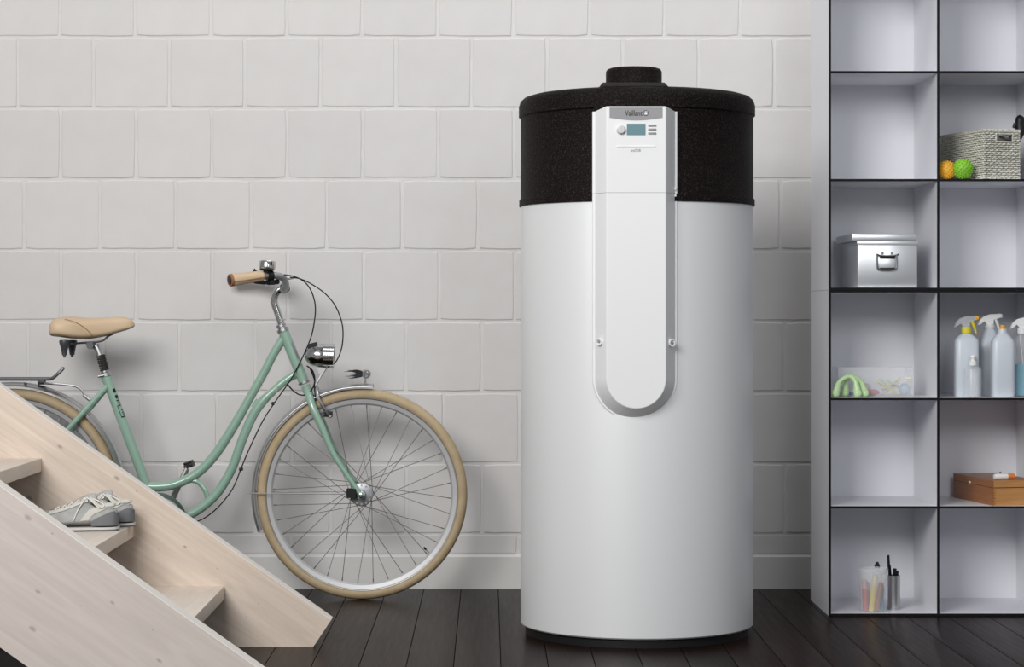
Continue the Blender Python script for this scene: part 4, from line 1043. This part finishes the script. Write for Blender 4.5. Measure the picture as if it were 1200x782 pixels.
m.lathe([(r8, 0.004), (r8+0.001, 0.005), (r8+0.001, 0.012), (r8, 0.013)], (cx8, D8, Z_bot), seg=28, cap=False); obj('cup_wall', m, M_alloy, t)
for i, (dx, dyy, tx, ty, L, r) in enumerate(((-0.008, 0, -0.018, 0.0, 0.172, 0.0035), (-0.002, 0.006, -0.012, 0.006, 0.140, 0.003), (0.0, -0.004, 0.001, -0.006, 0.130, 0.0045), (0.006, 0.0, 0.010, 0.0, 0.122, 0.0045), (0.002, 0.008, 0.006, 0.010, 0.128, 0.004))):
    p = Vector((cx8+dx, D8+dyy, Z_bot+0.003)); e = Vector((cx8+tx, D8+ty, Z_bot+L))
    lab = 'long slim black pen leaning tallest in the metal pen cup' if i == 0 else ('short black pen %s in the metal pen cup' % ('', 'leaning left behind the long one', 'standing at the front', 'rightmost', 'at the back')[i])
    m = MB(); m.tube([p, p.lerp(e, 0.72), p.lerp(e, 0.74), e], [r*0.9, r*0.9, r*1.25, r*1.1], 10, smooth=False)
    obj('pen', m, M_black, None, lab, 'pen', 'black pens in the metal cup')
D9 = DS+0.13; cx9 = at(1028, D9)
t = thing('ink_bottle', (cx9, D9, Z_bot), 'tall clear bottle with black knob cap behind the clear cup', 'bottle')
m = MB(); m.lathe([(0.016, 0.0004), (0.017, 0.004), (0.017, 0.11), (0.008, 0.124), (0.008, 0.130)], (cx9, D9, Z_bot), seg=20); obj('bottle_body', m, M_clear2, t)
m = MB(); m.lathe([(0.0085, 0.128), (0.009, 0.137), (0.005, 0.142), (0.0045, 0.146), (0.002, 0.147)], (cx9, D9, Z_bot), seg=16); obj('cap', m, M_black, t)

# ------------------------------------------------------------------ sneakers on the second tread
def sneaker(heel, yaw, label):
    """heel: world point on the tread; shoe points along local +x before yaw"""
    Rm = Matrix.Translation(heel) @ Matrix.Rotation(yaw, 4, 'Z')
    L = 0.285
    xs = [0.0, 0.008, 0.025, 0.042, 0.058, 0.075, 0.10, 0.14, 0.19, 0.235, 0.265, 0.280, 0.285]
    hw = [0.016, 0.028, 0.034, 0.036, 0.035, 0.036, 0.040, 0.045, 0.049, 0.047, 0.038, 0.022, 0.008]
    tz = [0.052, 0.070, 0.073, 0.069, 0.076, 0.089, 0.082, 0.066, 0.053, 0.047, 0.043, 0.036, 0.026]
    t = thing('sneaker', heel, label, 'shoe', 'pair of grey sneakers on the stair tread')
    n = 26; rings = []
    for i, x in enumerate(xs):
        ring = []
        for j in range(n+1):
            a = PI*j/n; c, s = math.cos(a), max(0.0, math.sin(a))
            y = hw[i]*(abs(c)**0.7)*(1 if c > 0 else -1)*(0.78+0.22*(1-s)) ; z = 0.018+(tz[i]-0.018)*(s**0.62)
            if 0.020 < x < 0.066:
                lim = 0.62
                if abs(c) < lim: z = 0.040; y = y*0.75
            ring.append(Rm @ Vector((x, y, z)))
        rings.append(ring)
    m = MB(); m.rings(rings, cap=True, close=True); up = obj('upper', m, M_shoe, t, ang=70)
    md = up.modifiers.new('sub', 'SUBSURF'); md.levels = 1; md.render_levels = 2
    def sole(z0, z1, k, nm, mt, x0=0, x1=99):
        R = []
        for z in (z0, z1):
            pts = []
            idx = [i for i in range(len(xs)) if x0 <= xs[i] <= x1]
            for i in idx: pts.append(Rm @ Vector((xs[i]-(0.004 if i == 0 else 0)+(0.004 if i == len(xs)-1 else 0), hw[i]+k, z+(0.012*max(0, (xs[i]-0.2)/0.085)**2 if z0 > 0.000 or True else 0))))
            for i in reversed(idx): pts.append(Rm @ Vector((xs[i]-(0.004 if i == 0 else 0)+(0.004 if i == len(xs)-1 else 0), -hw[i]-k, z+0.012*max(0, (xs[i]-0.2)/0.085)**2)))
            R.append(pts)
        m = MB(); m.rings(R); return obj(nm, m, mt, t, ang=50)
    sole(0.0004, 0.005, -0.001, 'outsole', M_shoein); sole(0.005, 0.011, 0.0008, 'midsole', M_shoesole)
    # surface helper on the side facing sgn
    def sf(x, f, sgn, lift=0.0015):
        i = 0
        while i < len(xs)-2 and xs[i+1] < x: i += 1
        u = (x-xs[i])/(xs[i+1]-xs[i]); h_ = hw[i]+(hw[i+1]-hw[i])*u; z_ = tz[i]+(tz[i+1]-tz[i])*u
        a = f*PI/2; c, s = max(0.0, math.cos(a)), max(0.0, math.sin(a))
        return Rm @ Vector((x, sgn*(h_*(c**0.7)*(0.78+0.22*(1-s))+lift), 0.018+(z_-0.018)*(s**0.62)+lift))
    m = MB(); R = []
    for k in range(17):   # heel counter wrapping the back
        u = -1+2*k/16; xx_ = 0.070*abs(u)**1.6; sg = -1 if u < 0 else 1
        hh = 0.40*(1-0.97*abs(u)**1.5)
        if abs(u) < 0.13:
            R.append([Rm @ Vector((-0.0025, u*0.06, 0.013+q*(0.030)/4)) for q in range(5)])
        else: R.append([sf(max(xx_, 0.0015), 0.0+hh*q/4, sg, 0.0022)-Vector((0, 0, 0.005*(1-q/4))) for q in range(5)])
    m.rings(R, cap=False, close=False); obj('heel_counter', m, M_shoedk, t, ang=80)
    for sgn in (-1, 1):
        m = MB(); R = []
        for k in range(9):     # slanting pale stripe
            u = k/8; x = 0.088-0.062*u; f = 0.03+0.62*u
            R.append([sf(x+0.011, f, sgn), sf(x, f, sgn, 0.0022), sf(x-0.011, f, sgn)])
        m.rings(R, cap=False, close=False); obj('side_stripe', m, M_shoelt, t)
        m = MB(); R = []
        for k in range(9):
            x = 0.080+0.105*k/8; R.append([sf(x, 0.60-0.02*k, sgn), sf(x, 0.72, sgn, 0.002), sf(x, 0.84, sgn)])
        m.rings(R, cap=False, close=False); obj('eyelet_panel', m, M_shoelt, t)
        m = MB(); R = []
        for k in range(7):
            x = 0.215+0.062*k/6; R.append([sf(x, 0.02, sgn), sf(x, 0.25, sgn, 0.002), sf(x, 0.5, sgn)])
        m.rings(R, cap=False, close=False); obj('toe_overlay', m, M_shoelt, t)
    m = MB()
    m.tube([sf(0.012, 0.72, -1, .002), sf(0.028, 0.62, -1, .002), sf(0.048, 0.62, -1, .002), sf(0.072, 0.85, -1, .002), sf(0.072, 0.85, 1, .002), sf(0.048, 0.62, 1, .002), sf(0.028, 0.62, 1, .002), sf(0.012, 0.72, 1, .002)], 0.0050, 8, closed=True)
    obj('collar_padding', m, M_shoelt, t)
    m = MB(); m.tube([Rm @ Vector((0.135, 0, 0.062)), Rm @ Vector((0.10, 0, 0.076)), Rm @ Vector((0.075, 0, 0.085)), Rm @ Vector((0.058, 0, 0.091))], [0.010, 0.014, 0.016, 0.011], 12, sq=0.9); obj('tongue', m, M_shoe, t)
    m = MB()
    for k in range(5):
        x = 0.084+0.018*k; m.tube([sf(x, 0.74, -1, .003), sf(x+0.004, 1.0, 1, .004), sf(x+0.012, 0.74, 1, .003)], 0.0020, 6)
        m.tube([sf(x+0.012, 0.74, -1, .003), sf(x+0.006, 1.0, 1, .005), sf(x, 0.74, 1, .003)], 0.0020, 6)
    for sgn in (-1, 1):
        m.tube([sf(0.080, 1.0, sgn, .005), sf(0.055, 0.86, sgn, .010), sf(0.036, 0.62, sgn, .007), sf(0.048, 0.45, sgn, .004), sf(0.070, 0.62, sgn, .005), sf(0.084, 0.9, sgn, .006)], 0.0018, 6)
        m.tube([sf(0.086, 1.0, sgn, .005), sf(0.092, 0.62, sgn, .004), sf(0.106, 0.3, sgn, .003), sf(0.118, 0.03, sgn, .003)], 0.0018, 6)
    obj('shoelace', m, M_lace, t)
    return t
zt2 = 0.350
sneaker(Vector((at(139, 6.10), 6.09, zt2+0.0003)), PI+0.10, 'grey sneaker nearer the viewer on the stair tread, side fully visible')
sneaker(Vector((at(156.5, 6.20), 6.205, zt2+0.0003)), PI+0.10, 'grey sneaker behind, only its heel showing past the nearer shoe')
bpy.context.view_layer.update()
